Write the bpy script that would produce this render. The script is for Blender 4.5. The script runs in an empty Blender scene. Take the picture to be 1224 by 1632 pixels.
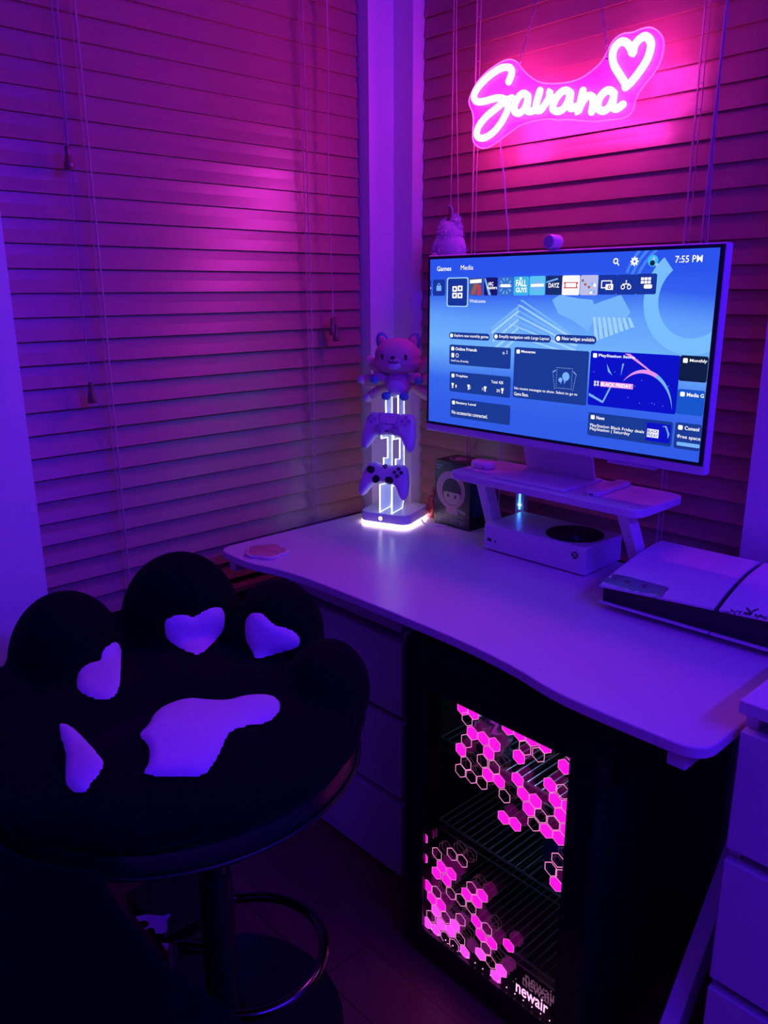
import bpy, bmesh, math, random
from mathutils import Vector, Matrix
from mathutils.bvhtree import BVHTree
random.seed(7)
C = bpy.context.scene.collection
SC = bpy.context.scene
pi = math.pi

# ---------------------------------------------------------------- camera (solved from the room's vanishing lines)
CW = Vector((1.66, -1.582, 1.347)); F = 1275.0
yaw, pit, rol = math.radians(47.119), math.radians(15.526), math.radians(0.2667)
fw = Vector((-math.sin(yaw)*math.cos(pit), math.cos(yaw)*math.cos(pit), -math.sin(pit)))
rt = Vector((math.cos(yaw), math.sin(yaw), 0)); dn = fw.cross(rt)
R_ = math.cos(rol)*rt + math.sin(rol)*dn; D_ = -math.sin(rol)*rt + math.cos(rol)*dn
cam_d = bpy.data.cameras.new('camera'); cam = bpy.data.objects.new('camera', cam_d); C.objects.link(cam)
cam.matrix_world = Matrix(((R_.x, -D_.x, -fw.x, CW.x), (R_.y, -D_.y, -fw.y, CW.y), (R_.z, -D_.z, -fw.z, CW.z), (0, 0, 0, 1)))
cam_d.sensor_fit = 'VERTICAL'; cam_d.sensor_height = 36; cam_d.sensor_width = 27; cam_d.lens = F/1632*36
cam_d.clip_start = .02; cam_d.clip_end = 50
SC.camera = cam
vs = SC.view_settings
vs.view_transform = 'Standard'; vs.look = 'None'; vs.gamma = 1; vs.use_curve_mapping = False; vs.exposure = 0.0
# ---------------------------------------------------------------- world (dark night) and the room's LED light
w = bpy.data.worlds.new('night'); SC.world = w; w.use_nodes = True
w.node_tree.nodes['Background'].inputs[0].default_value = (.02, .004, .06, 1)
w.node_tree.nodes['Background'].inputs[1].default_value = .3

def area(name, loc, target, sx, sy, power, col):
    l = bpy.data.lights.new(name, 'AREA'); l.shape = 'RECTANGLE'; l.size = sx; l.size_y = sy; l.energy = power; l.color = col
    o = bpy.data.objects.new(name, l); C.objects.link(o); o.location = loc
    o.rotation_euler = (Vector(target)-Vector(loc)).to_track_quat('-Z', 'Y').to_euler()
    return o
BLUE = (.05, .006, 1.0)
area('led_strip_light', (2.93, -.95, 2.38), (.2, -1.0, .8), 1.9, .06, 44, BLUE)
NEON_K = 32.0

# ---------------------------------------------------------------- pixel -> world helpers
def ray(u, v): return (R_*(u-612)+D_*(v-816)+fw*F).normalized()
def onZ(u, v, z): d = ray(u, v); return CW+d*((z-CW.z)/d.z)
def onY(u, v, y): d = ray(u, v); return CW+d*((y-CW.y)/d.y)
def onX(u, v, x): d = ray(u, v); return CW+d*((x-CW.x)/d.x)

# ---------------------------------------------------------------- materials (all procedural)
def mat(name, col, rough=.5, metal=0, emit=None, es=0, vary=.08, scale=30, bump=0, alpha=None, spec=None, coat=0, sheen=0, stretch=None):
    m = bpy.data.materials.new(name); m.use_nodes = True; nt = m.node_tree; b = nt.nodes['Principled BSDF']
    b.inputs['Roughness'].default_value = rough; b.inputs['Metallic'].default_value = metal
    tc = nt.nodes.new('ShaderNodeTexCoord'); mp = nt.nodes.new('ShaderNodeMapping'); nz = nt.nodes.new('ShaderNodeTexNoise')
    nt.links.new(tc.outputs['Object'], mp.inputs[0]); nt.links.new(mp.outputs[0], nz.inputs['Vector'])
    if stretch: mp.inputs['Scale'].default_value = stretch
    nz.inputs['Scale'].default_value = scale; nz.inputs['Detail'].default_value = 3
    mx = nt.nodes.new('ShaderNodeMix'); mx.data_type = 'RGBA'
    nt.links.new(nz.outputs['Fac'], mx.inputs[0])
    mx.inputs[6].default_value = tuple(c*(1-vary) for c in col)+(1,); mx.inputs[7].default_value = tuple(min(1, c*(1+vary)) for c in col)+(1,)
    nt.links.new(mx.outputs[2], b.inputs['Base Color'])
    if bump:
        bp = nt.nodes.new('ShaderNodeBump'); bp.inputs['Strength'].default_value = bump; bp.inputs['Distance'].default_value = .002
        nt.links.new(nz.outputs['Fac'], bp.inputs['Height']); nt.links.new(bp.outputs[0], b.inputs['Normal'])
    if emit: b.inputs['Emission Color'].default_value = tuple(emit)+(1,); b.inputs['Emission Strength'].default_value = es
    if spec is not None: b.inputs['Specular IOR Level'].default_value = spec
    if coat: b.inputs['Coat Weight'].default_value = coat; b.inputs['Coat Roughness'].default_value = .15
    if sheen: b.inputs['Sheen Weight'].default_value = sheen; b.inputs['Sheen Roughness'].default_value = .5
    if alpha is not None:
        tr = nt.nodes.new('ShaderNodeBsdfTransparent'); ms = nt.nodes.new('ShaderNodeMixShader'); ms.inputs[0].default_value = alpha
        nt.links.new(tr.outputs[0], ms.inputs[1]); nt.links.new(b.outputs[0], ms.inputs[2]); nt.links.new(ms.outputs[0], nt.nodes['Material Output'].inputs[0])
    return m
def emat(name, col, k=1.0, noise=None):
    m = bpy.data.materials.new(name); m.use_nodes = True; nt = m.node_tree; nt.nodes.clear()
    e = nt.nodes.new('ShaderNodeEmission'); o = nt.nodes.new('ShaderNodeOutputMaterial'); nt.links.new(e.outputs[0], o.inputs[0])
    e.inputs[0].default_value = tuple(col)+(1,); e.inputs[1].default_value = k
    if noise:
        tc = nt.nodes.new('ShaderNodeTexCoord'); nz = nt.nodes.new('ShaderNodeTexNoise'); nz.inputs['Scale'].default_value = noise[1]
        nt.links.new(tc.outputs['Object'], nz.inputs['Vector']); rp = nt.nodes.new('ShaderNodeValToRGB')
        rp.color_ramp.elements[0].color = tuple(col)+(1,); rp.color_ramp.elements[1].color = tuple(noise[0])+(1,)
        rp.color_ramp.elements[0].position = .42; rp.color_ramp.elements[1].position = .6
        nt.links.new(nz.outputs['Fac'], rp.inputs[0]); nt.links.new(rp.outputs[0], e.inputs[0])
    return m
def srgb(r, g, b):
    f = lambda c: c/255/12.92 if c <= 10 else ((c/255+.055)/1.055)**2.4
    return (f(r), f(g), f(b))

M = {}
M['wall'] = mat('wall_paint', (.78, .76, .78), .85, vary=.02, scale=60, bump=.05)
M['trim'] = mat('white_trim', (.75, .73, .75), .5, vary=.03)
M['ceil'] = mat('ceiling_paint', (.75, .74, .75), .9, vary=.02, scale=40, bump=.05)
M['slat'] = mat('stained_wood_slat', (.42, .19, .165), .30, vary=.12, scale=9, bump=.10, stretch=(1, 1, 14), spec=.8)
M['rail'] = mat('stained_wood_rail', (.42, .18, .15), .4, vary=.12, scale=9)
M['cord'] = mat('cotton_cord', (.55, .38, .37), .8)
M['tassel'] = mat('turned_wood', (.24, .09, .06), .3, vary=.15, coat=.4)
M['glassn'] = mat('window_glass', (.02, .02, .03), .05)
M['plank'] = mat('red_brown_floorboard', (.22, .075, .05), .38, vary=.3, scale=6, bump=.12, stretch=(1, 12, 4))
M['subfloor'] = mat('floor_joint', (.03, .012, .01), .8)
M['desk'] = mat('white_laminate', (.72, .66, .70), .25, vary=.03, scale=200, bump=.04)
M['white'] = mat('white_board', (.72, .70, .74), .45, vary=.02, bump=.02)
M['whitemetal'] = mat('white_metal', (.7, .68, .72), .35, vary=.02)
M['plastic'] = mat('white_plastic', (.75, .74, .78), .32, vary=.02)
M['greyplastic'] = mat('pale_grey_plastic', (.55, .54, .58), .4, vary=.03)
M['blackp'] = mat('black_plastic', (.008, .008, .012), .3, vary=.1)
M['blackm'] = mat('matt_black_metal', (.006, .006, .009), .45, vary=.1)
M['chrome'] = mat('dark_chrome', (.12, .12, .16), .16, metal=1, vary=.05)
M['wire'] = mat('bright_wire', (.45, .5, .6), .3, metal=.8)
M['leather'] = mat('black_leatherette', (.006, .006, .012), .32, vary=.2, scale=120, bump=.2)
M['fur'] = mat('black_plush', (.0035, .003, .006), .95, vary=.4, scale=90, bump=.9, spec=.05, sheen=.02)
M['lilacfur'] = mat('lilac_plush', (.68, .60, .80), .9, vary=.06, scale=110, bump=.6, spec=.1, sheen=.15)
M['acrylic'] = mat('clear_acrylic', (.62, .30, .92), .12, alpha=.22, vary=.02)
M['acrylrim'] = mat('acrylic_edge', (.9, .5, .9), .2, emit=(1, .18, .85), es=.9)
M['neon'] = emat('pink_neon_tube', (1.0, .045, .74), NEON_K)
M['hexfill'] = emat('etched_pink_fill', srgb(255, 22, 214), 1.9)
M['hexline'] = emat('etched_pink_line', srgb(255, 140, 205), 2.1)
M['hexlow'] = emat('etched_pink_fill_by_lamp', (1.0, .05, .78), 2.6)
M['brandline'] = emat('lit_brand_letters', (1.0, .35, .75), 3.6)
M['ledwhite'] = emat('white_led_strip', (1.0, .72, 1.0), 6)
M['edgelit'] = emat('lit_acrylic_edge', (.75, .85, 1.0), 4.5)
M['plateglow'] = mat('edge_lit_acrylic_plate', (.7, .8, 1), .15, emit=(.25, .32, .8), es=.35, alpha=.45)
M['pane'] = None

# ---------------------------------------------------------------- mesh helpers
class MB:
    def __init__(s): s.v = []; s.f = []; s.m = []
    def add(s, vs, fs, mi=0):
        n = len(s.v); s.v += [tuple(p) for p in vs]; s.f += [tuple(i+n for i in f) for f in fs]; s.m += [mi]*len(fs); return s
    def box(s, x0, x1, y0, y1, z0, z1, mi=0):
        return s.add([(x, y, z) for z in (z0, z1) for y in (y0, y1) for x in (x0, x1)],
                     [(0, 2, 3, 1), (4, 5, 7, 6), (0, 1, 5, 4), (2, 6, 7, 3), (0, 4, 6, 2), (1, 3, 7, 5)], mi)
    def prism(s, poly, d, origin=(0, 0, 0), ax=(1, 0, 0), ay=(0, 1, 0), mi=0):
        ax, ay, o = Vector(ax), Vector(ay), Vector(origin); n = ax.cross(ay)
        k = len(poly); ar = sum(poly[i][0]*poly[(i+1) % k][1]-poly[(i+1) % k][0]*poly[i][1] for i in range(k))
        if ar < 0: poly = poly[::-1]
        b = [o+ax*p[0]+ay*p[1] for p in poly]; t = [p+n*d for p in b]
        fs = [tuple(range(k-1, -1, -1)), tuple(range(k, 2*k))]+[(i, (i+1) % k, k+(i+1) % k, k+i) for i in range(k)]
        if d < 0: fs = [f[::-1] for f in fs]
        return s.add(b+t, fs, mi)
    def flat(s, poly, origin=(0, 0, 0), ax=(1, 0, 0), ay=(0, 1, 0), mi=0):
        ax, ay, o = Vector(ax), Vector(ay), Vector(origin)
        return s.add([o+ax*p[0]+ay*p[1] for p in poly], [tuple(range(len(poly)))], mi)
    def tube(s, pts, r, n=8, closed=False, mi=0, radii=None):
        pts = [Vector(p) for p in pts]; k = len(pts); rings = []; up = None
        for i, p in enumerate(pts):
            if closed: t = pts[(i+1) % k]-pts[i-1]
            else: t = pts[min(i+1, k-1)]-pts[max(i-1, 0)]
            t.normalize()
            if up is None: up = t.orthogonal().normalized()
            up = (up-t*up.dot(t))
            up = up.normalized() if up.length > 1e-6 else t.orthogonal().normalized()
            sd = t.cross(up); rr = radii[i] if radii else r
            rings += [p+(up*math.cos(2*pi*j/n)+sd*math.sin(2*pi*j/n))*rr for j in range(n)]
        fs = []
        for i in range(k if closed else k-1):
            a, b = i*n, ((i+1) % k)*n
            fs += [(a+j, a+(j+1) % n, b+(j+1) % n, b+j) for j in range(n)]
        if not closed: fs += [tuple(range(n-1, -1, -1)), tuple((k-1)*n+j for j in range(n))]
        return s.add(rings, fs, mi)
    def lathe(s, prof, n=32, c=(0, 0, 0), ax=None, mi=0):
        vs_ = []; k = len(prof)
        Q = Vector((0, 0, 1)).rotation_difference(Vector(ax).normalized()).to_matrix() if ax else Matrix.Identity(3)
        for r, z in prof: vs_ += [Vector(c)+Q @ Vector((r*math.cos(2*pi*j/n), r*math.sin(2*pi*j/n), z)) for j in range(n)]
        fs = [(i*n+j, i*n+(j+1) % n, (i+1)*n+(j+1) % n, (i+1)*n+j) for i in range(k-1) for j in range(n)]
        if prof[0][0] > 1e-6: fs.append(tuple(range(n-1, -1, -1)))
        if prof[-1][0] > 1e-6: fs.append(tuple((k-1)*n+j for j in range(n)))
        return s.add(vs_, fs, mi)
    def ball(s, c, r, n=16, rot=None, mi=0):
        if not hasattr(r, '__len__'): r = (r, r, r)
        Q = rot if rot else Matrix.Identity(3); vs_ = []; h = n//2
        for i in range(h+1):
            a = pi*i/h
            for j in range(n):
                b = 2*pi*j/n
                vs_.append(Vector(c)+Q @ Vector((r[0]*math.sin(a)*math.cos(b), r[1]*math.sin(a)*math.sin(b), -r[2]*math.cos(a))))
        return s.add(vs_, [(i*n+j, i*n+(j+1) % n, (i+1)*n+(j+1) % n, (i+1)*n+j) for i in range(h) for j in range(n)], mi)
    def mesh(s, name):
        me = bpy.data.meshes.new(name); me.from_pydata(s.v, [], s.f); me.update()
        for p, i in zip(me.polygons, s.m): p.material_index = i
        bm = bmesh.new(); bm.from_mesh(me); bmesh.ops.remove_doubles(bm, verts=bm.verts, dist=1e-6)
        bm.to_mesh(me); bm.free(); return me
def smooth_path(pts, n=6, closed=False):
    P = [Vector(p) for p in pts]; k = len(P); out = []
    for i in range(k if closed else k-1):
        g = lambda j: P[j % k] if closed else P[max(0, min(k-1, j))]
        a, b, c, d = g(i-1), g(i), g(i+1), g(i+2)
        for j in range(n):
            t = j/n; out.append(.5*((2*b)+(c-a)*t+(2*a-5*b+4*c-d)*t*t+(3*b-a-3*c+d)*t**3))
    if not closed: out.append(P[-1].copy())
    return out
def rrect(x0, x1, y0, y1, r, n=5):
    out = []
    for cx, cy, a0 in ((x1-r, y1-r, 0), (x0+r, y1-r, 90), (x0+r, y0+r, 180), (x1-r, y0+r, 270)):
        for i in range(n+1):
            a = math.radians(a0+90*i/n); out.append((cx+r*math.cos(a), cy+r*math.sin(a)))
    return out
def circ(cx, cy, r, n=20): return [(cx+r*math.cos(2*pi*i/n), cy+r*math.sin(2*pi*i/n)) for i in range(n)]

def mw(o):   # basis chain
    m = o.matrix_basis.copy()
    if o.parent: m = mw(o.parent) @ o.matrix_parent_inverse @ m
    return m
def link(o, parent=None, world=True):
    C.objects.link(o)
    if parent is not None:
        o.parent = parent
        if world: o.matrix_parent_inverse = mw(parent).inverted()
    return o
def obj(name, mb, mats, parent=None, bevel=0, seg=2, smooth=False, world=True, angle=40):
    me = mb.mesh(name) if isinstance(mb, MB) else mb
    o = bpy.data.objects.new(name, me)
    for m in (mats if isinstance(mats, (list, tuple)) else [mats]):
        me.materials.append(M[m] if isinstance(m, str) else m)
    link(o, parent, world)
    if bevel:
        b = o.modifiers.new('bevel', 'BEVEL'); b.width = bevel; b.segments = seg; b.limit_method = 'ANGLE'; b.angle_limit = math.radians(35)
    if smooth or bevel:
        for p in me.polygons: p.use_smooth = True
        if bevel or angle < 180:
            me.set_sharp_from_angle(angle=math.radians(angle))
    return o
def tag(o, label=None, cat=None, group=None, kind=None):
    for k, v in (('label', label), ('category', cat), ('group', group), ('kind', kind)):
        if v: o[k] = v
    return o
def thing(name, label, cat, loc=(0, 0, 0), rz=0, group=None, rot=None):
    o = bpy.data.objects.new(name, None); C.objects.link(o); o.location = loc
    o.rotation_euler = rot if rot else (0, 0, rz); o.empty_display_size = .05
    return tag(o, label, cat, group)
_txt = {}
def text_mesh(s, bold=0.0, spacing=1.0):
    key = (s, bold, spacing)
    if key in _txt: return _txt[key]
    cu = bpy.data.curves.new('t', 'FONT'); cu.body = s; cu.size = 1; cu.offset = bold; cu.space_character = spacing; cu.resolution_u = 3
    o = bpy.data.objects.new('t', cu); C.objects.link(o); dg = bpy.context.evaluated_depsgraph_get()
    me = bpy.data.meshes.new_from_object(o.evaluated_get(dg))
    vs_ = [v.co.copy() for v in me.vertices]; fs = [tuple(p.vertices) for p in me.polygons]
    bpy.data.objects.remove(o); bpy.data.curves.remove(cu); bpy.data.meshes.remove(me)
    xs = [v.x for v in vs_]; ys = [v.y for v in vs_]
    _txt[key] = ([((v.x-min(xs))/(max(xs)-min(xs)), (v.y-min(ys))/(max(ys)-min(ys))) for v in vs_], fs); return _txt[key]
def add_text(mb, s, x0, x1, y0, y1, origin, ax, ay, mi=0, bold=0.0):
    vs_, fs = text_mesh(s, bold); ax, ay, o = Vector(ax), Vector(ay), Vector(origin)
    mb.add([o+ax*(x0+(x1-x0)*a)+ay*(y0+(y1-y0)*b) for a, b in vs_], fs, mi)
def bvh_of(o):
    me = o.data; m = mw(o); return BVHTree.FromPolygons([m @ v.co for v in me.vertices], [tuple(p.vertices) for p in me.polygons])
def inside(p, poly):
    r = False; n = len(poly)
    for i in range(n):
        a, b = poly[i], poly[i-1]
        if (a[1] > p[1]) != (b[1] > p[1]) and p[0] < (b[0]-a[0])*(p[1]-a[1])/(b[1]-a[1])+a[0]: r = not r
    return r
def patch(poly_px, bvh, lift, step=4.0, dome=0.0):
    """a piece of cloth or film lying on a surface: outline given as picture points, laid down on the surface itself"""
    poly = [(p[0], p[1]) for p in smooth_path([(a, b, 0) for a, b in poly_px], 4, True)]
    bm = bmesh.new(); vs_ = [bm.verts.new((a, b, 0)) for a, b in poly]; f = bm.faces.new(vs_)
    xs = [p[0] for p in poly]; ys = [p[1] for p in poly]
    for axis, lo, hi in ((0, min(xs), max(xs)), (1, min(ys), max(ys))):
        t = lo+step
        while t < hi:
            n = Vector((1, 0, 0)) if axis == 0 else Vector((0, 1, 0)); c = Vector((t, 0, 0)) if axis == 0 else Vector((0, t, 0))
            bmesh.ops.bisect_plane(bm, geom=bm.verts[:]+bm.edges[:]+bm.faces[:], plane_co=c, plane_no=n); t += step
    bmesh.ops.triangulate(bm, faces=bm.faces[:])
    mb = MB(); top = []
    def edge_d(p):
        d = 1e9
        for i in range(len(poly)):
            a, b = Vector(poly[i-1]), Vector(poly[i]); ab = b-a; q = Vector(p[:2])
            t = max(0, min(1, (q-a).dot(ab)/max(ab.length_squared, 1e-9))); d = min(d, (q-a-ab*t).length)
        return d
    for v in bm.verts:
        h, n, i, d = bvh.ray_cast(CW, ray(v.co.x, v.co.y))
        if h is None: h, n, i, d = bvh.find_nearest(CW+ray(v.co.x, v.co.y)*1.4)
        k = min(1, edge_d(v.co)/12)
        top.append(h+n*(lift*(.15+.85*math.sqrt(k))+dome*k))
    bm.verts.index_update(); mb.add(top, [tuple(v.index for v in f_.verts) for f_ in bm.faces]); bm.free(); return mb

# ================================================================= SETTING
def struct(o): o['kind'] = 'structure'; return o
fl = struct(obj('floor', MB().box(-.14, 3.1, -3.3, .14, -.08, -.012), 'subfloor'))
pl = MB().box(0, 1.196, 0, .1185, -.012, 0).mesh('plank'); pl.materials.append(M['plank'])
r = 0; y = -3.3
while y < .1:
    x = -.14-[0, .45, .82, .2][r % 4]
    while x < 3.1:
        o = bpy.data.objects.new('plank', pl); link(o, fl); o.location = (x, y, random.uniform(-.0004, .0004)); x += 1.2
    y += .12; r += 1
ZT = 2.46; WS, WT = .46, 2.30
struct(obj('ceiling', MB().box(-.14, 3.1, -3.3, .14, ZT, ZT+.06), 'ceil'))
LY0, LY1 = -1.02, -.087; BX0, BX1 = .071, 1.02
struct(obj('wall_left', MB().box(-.16, 0, -3.3, LY0, 0, ZT).box(-.16, 0, LY1, .16, 0, ZT).box(-.16, 0, LY0, LY1, 0, WS).box(-.16, 0, LY0, LY1, WT, ZT), 'wall'))
struct(obj('wall_back', MB().box(0, BX0, 0, .16, 0, ZT).box(BX1, 3.1, 0, .16, 0, ZT).box(BX0, BX1, 0, .16, 0, WS).box(BX0, BX1, 0, .16, WT, ZT), 'wall'))
struct(obj('wall_right', MB().box(3.0, 3.1, -3.3, 0, 0, ZT), 'wall'))
struct(obj('wall_front', MB().box(0, 3.0, -3.3, -3.2, 0, ZT), 'wall'))
struct(obj('baseboard_left', MB().box(0, .012, -3.2, LY0, 0, .09).box(0, .012, LY0, -.02, 0, .09), 'trim', bevel=.003))
struct(obj('baseboard_right', MB().box(1.3, 2.99, -.012, 0, 0, .09), 'trim', bevel=.003))
# windows behind the blinds
wl = struct(obj('window_1', MB().box(-.15, -.11, LY0, LY0+.05, WS, WT).box(-.15, -.11, LY1-.05, LY1, WS, WT).box(-.15, -.11, LY0, LY1, WS, WS+.05).box(-.15, -.11, LY0, LY1, WT-.05, WT), 'trim'))
obj('pane', MB().box(-.135, -.129, LY0+.05, LY1-.05, WS+.05, WT-.05), 'glassn', wl)
obj('sill', MB().box(-.11, -.002, LY0+.001, LY1-.001, WS, WS+.02), 'trim', wl)
wb = struct(obj('window_2', MB().box(BX0, BX0+.05, .11, .15, WS, WT).box(BX1-.05, BX1, .11, .15, WS, WT).box(BX0, BX1, .11, .15, WS, WS+.05).box(BX0, BX1, .11, .15, WT-.05, WT), 'trim'))
obj('pane', MB().box(BX0+.05, BX1-.05, .129, .135, WS+.05, WT-.05), 'glassn', wb)
obj('sill', MB().box(BX0+.001, BX1-.001, .002, .11, WS, WS+.02), 'trim', wb)

# ================================================================= BLINDS (local frame: length along +X, room side -Y)
def tassel(mb, x, y, z):   # turned wooden cord end hanging at (x,y,z = top)
    mb.lathe([(.0, 0), (.0045, -.001), (.006, -.006), (.0052, -.013), (.0062, -.02), (.0088, -.031), (.0098, -.039), (.0085, -.045), (.0, -.046)], 14, (x, y, z))
def blind(name, label, loc, rz, L, z0, pitch, ladders, cords, tassels, tilt):
    t = thing(name, label, 'blind', loc, rz, 'wooden slat blinds')
    T = mw(t)
    def P(name_, mb, m, parent=t, **k): return obj(name_, mb, m, parent, world=False, **k)
    n = int((2.215-z0)/pitch)
    sm = MB(); hw, th = .0252, .0015
    prof = [(-hw, -th), (0, -th-.0009), (hw, -th), (hw, th), (0, th-.0009), (-hw, th)]   # slightly crowned slat
    k = len(prof); vs_ = [(xx, a, b) for xx in (.004, L-.004) for a, b in prof]
    sm.add(vs_, [tuple(range(k-1, -1, -1)), tuple(range(k, 2*k))]+[(i, (i+1) % k, k+(i+1) % k, k+i) for i in range(k)])
    sme = sm.mesh('slat'); sme.materials.append(M['slat'])
    for i in range(n):
        o = bpy.data.objects.new('slat', sme); link(o, t, False)
        zi = z0+pitch*i; a = math.radians(tilt-9.5*max(0, min(1, (1.48-zi)/.45))+random.uniform(-.9, .9))
        # lower edge leans to the room (-Y)
        o.rotation_euler = (a, random.uniform(-.0009, .0009), 0); o.location = (random.uniform(-.001, .001), .0, z0+pitch*i+hw*math.sin(a))
    P('head_rail', MB().box(.003, L-.003, -.03, .03, 2.225, 2.275), 'rail', bevel=.003)
    P('bottom_rail', MB().box(.004, L-.004, -.024, .022, z0-.036, z0-.018), 'rail', bevel=.004)
    for lx in ladders:
        mb = MB()
        for dx in (-.0, .011):
            mb.tube([(lx+dx, -.0185-.001*math.sin(zz*40), zz) for zz in [z0-.03+j*.06 for j in range(int((2.225-z0+.03)/.06)+1)]+[2.226]], .0012, 5)
        for i in range(n): mb.tube([(lx, -.0185, z0+pitch*i+.006), (lx+.0055, -.020, z0+pitch*i+.005), (lx+.011, -.0185, z0+pitch*i+.006)], .0011, 4)
        mb.tube([(lx+.005, -.026, z0-.03), (lx+.006, -.027, 1.4), (lx+.005, -.026, 2.226)], .0014, 6)
        P('ladder_cord', mb, 'cord')
    for pts in cords: P('pull_cord', MB().tube(smooth_path(pts, 5), .0014, 5), 'cord')
    for (x, y, z) in tassels:
        mb = MB(); tassel(mb, x, y, z); P('tassel', mb, 'tassel', smooth=True)
    return t
# left wall: local +X = world -y (rz=-90 turns local -Y to world... local -Y must face +x)
def Ly(yw): return yw-LY0   # local x for the left blind (rz = +90deg: local X -> world +Y, local -Y -> world +X)
bl = blind('venetian_blind', 'dark wooden slat blind on the wall behind the stool', (-.040, LY0, 0), pi/2, LY1-LY0, .630, .0476,
           [Ly(-.836), Ly(-.285)],
           [[(Ly(-.882), -.034, 2.23), (Ly(-.879), -.034, 1.9), (Ly(-.8765), -.034, 1.62)],
            [(Ly(-.866), -.034, 2.23), (Ly(-.868), -.036, 1.9), (Ly(-.880), -.036, 1.45), (Ly(-.878), -.034, 1.16)],
            [(Ly(-.222), -.034, 2.23), (Ly(-.214), -.036, 1.9), (Ly(-.222), -.036, 1.6), (Ly(-.216), -.036, 1.34), (Ly(-.219), -.036, 1.278)],
            [(Ly(-.214), -.034, 2.23), (Ly(-.212), -.034, 1.9), (Ly(-.220), -.034, 1.6), (Ly(-.214), -.034, 1.34), (Ly(-.209), -.034, 1.278)]],
           [(Ly(-.8765), -.034, 1.622), (Ly(-.878), -.034, 1.163), (Ly(-.221), -.040, 1.278), (Ly(-.208), -.034, 1.280), (Ly(-.215), -.048, 1.262)], 82.3)
bb = blind('venetian_blind', 'dark wooden slat blind behind the neon sign and the monitor', (BX0, .040, 0), 0, BX1-BX0, .640, .0470,
           [.262-BX0, .826-BX0],
           [[(.204-BX0, -.036, 2.23), (.205-BX0, -.037, 1.9), (.2065-BX0, -.038, 1.548)],
            [(.210-BX0, -.034, 2.23), (.212-BX0, -.034, 1.9), (.232-BX0, -.034, 1.44), (.233-BX0, -.034, 1.2)],
            [(.876-BX0, -.036, 2.23), (.876-BX0, -.036, 1.9), (.874-BX0, -.038, 1.6), (.871-BX0, -.036, 1.4), (.868-BX0, -.036, 1.15)],
            [(.881-BX0, -.034, 2.23), (.880-BX0, -.034, 1.9), (.876-BX0, -.036, 1.6), (.880-BX0, -.034, 1.4), (.884-BX0, -.034, 1.12)],
            [(.886-BX0, -.034, 2.23), (.878-BX0, -.036, 1.85), (.878-BX0, -.034, 1.6), (.886-BX0, -.036, 1.4), (.894-BX0, -.034, 1.14)]],
           [(.2065-BX0, -.038, 1.550), (.868-BX0, -.036, 1.152), (.884-BX0, -.034, 1.122), (.894-BX0, -.034, 1.142)], 82)

# ================================================================= DESK
DX0, DX1, DY0, DY1, DZ = .048, 1.262, -.634, -.022, .75
dk = thing('desk', 'white laminate desk with a gently scooped front edge', 'desk', ((DX0+DX1)/2, (DY0+DY1)/2, 0))
rc = .03
front = [(DX0+.04, DY0), (DX0+.13, DY0), (DX0+.24, DY0+.024), (DX0+.36, DY0+.034), (DX0+.60, DY0+.036), (DX1-.46, DY0+.034), (DX1-.34, DY0+.022), (DX1-.22, DY0), (DX1-.04, DY0)]
fr = [(p.x, p.y) for p in smooth_path([(a, b, 0) for a, b in front], 5)]
top = fr[:]
for cx, cy, a0 in ((DX1-.04, DY0+.04, 270), (DX1-rc, DY1-rc, 0), (DX0+rc, DY1-rc, 90), (DX0+.04, DY0+.04, 180)):
    rr = .04 if cy < -.3 else rc
    for i in range(7):
        a = math.radians(a0+90*i/6); top.append((cx+rr*math.cos(a), cy+rr*math.sin(a)))
obj('desktop', MB().prism(top, .018, (0, 0, DZ-.018)), 'desk', dk, bevel=.002)
for x in (DX0+.035, 1.205):
    fr_ = obj('leg_frame', MB().box(x, x+.028, DY0+.012, DY1-.03, DZ-.045, DZ-.018), 'whitemetal', dk, bevel=.002)
    # slanted leg: top at the back, foot at the front
    a, b = Vector((0, -.16, DZ-.045)), Vector((0, -.64, .03))
    mb = MB(); q = .028
    mb.add([(x, a.y-q, a.z), (x+.028, a.y-q, a.z), (x+.028, a.y+q, a.z), (x, a.y+q, a.z), (x, b.y-q, b.z), (x+.028, b.y-q, b.z), (x+.028, b.y+q, b.z), (x, b.y+q, b.z)],
           [(0, 1, 2, 3), (7, 6, 5, 4), (0, 4, 5, 1), (1, 5, 6, 2), (2, 6, 7, 3), (3, 7, 4, 0)])
    obj('leg', mb, 'whitemetal', dk, bevel=.002)
    obj('foot', MB().box(x-.004, x+.032, -.69, -.10, 0, .03), 'whitemetal', dk, bevel=.003)
obj('cross_bar', MB().box(DX0+.05, 1.215, -.19, -.15, DZ-.045, DZ-.02), 'whitemetal', dk, bevel=.002)

# ================================================================= DRAWER UNITS
def chest(label, x0, x1, y0, y1, H, gaps, topz, tth, inset):
    t = thing('chest_of_drawers', label, 'chest', ((x0+x1)/2, (y0+y1)/2, 0))
    s = .018
    obj('carcass', MB().box(x0, x0+s, y0+.022, y1, 0, topz).box(x1-s, x1, y0+.022, y1, 0, topz).box(x0+s, x1-s, y1-.01, y1, 0, topz).box(x0+s, x1-s, y0+.05, y1-.01, 0, .012).box(x0+s, x1-s, y0+.03, y1-.01, topz-.05, topz-.03), 'white', t, bevel=.0015)
    obj('top_panel', MB().box(x0-.002, x1+.002, y0-.004, y1, topz, topz+tth), 'white', t, bevel=.002)
    for z0, z1 in gaps:
        d = obj('drawer', MB().box(x0+inset, x1-inset, y0, y0+.019, z0, z1).box(x0+.025, x1-.025, y0+.019, y1-.04, z0+.01, z1-.05), 'white', t, bevel=.002)
        obj('finger_lip', MB().box(x0+.02, x1-.02, y0+.019, y0+.034, z1-.05, z1-.002), 'greyplastic', d)
    return t
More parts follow.
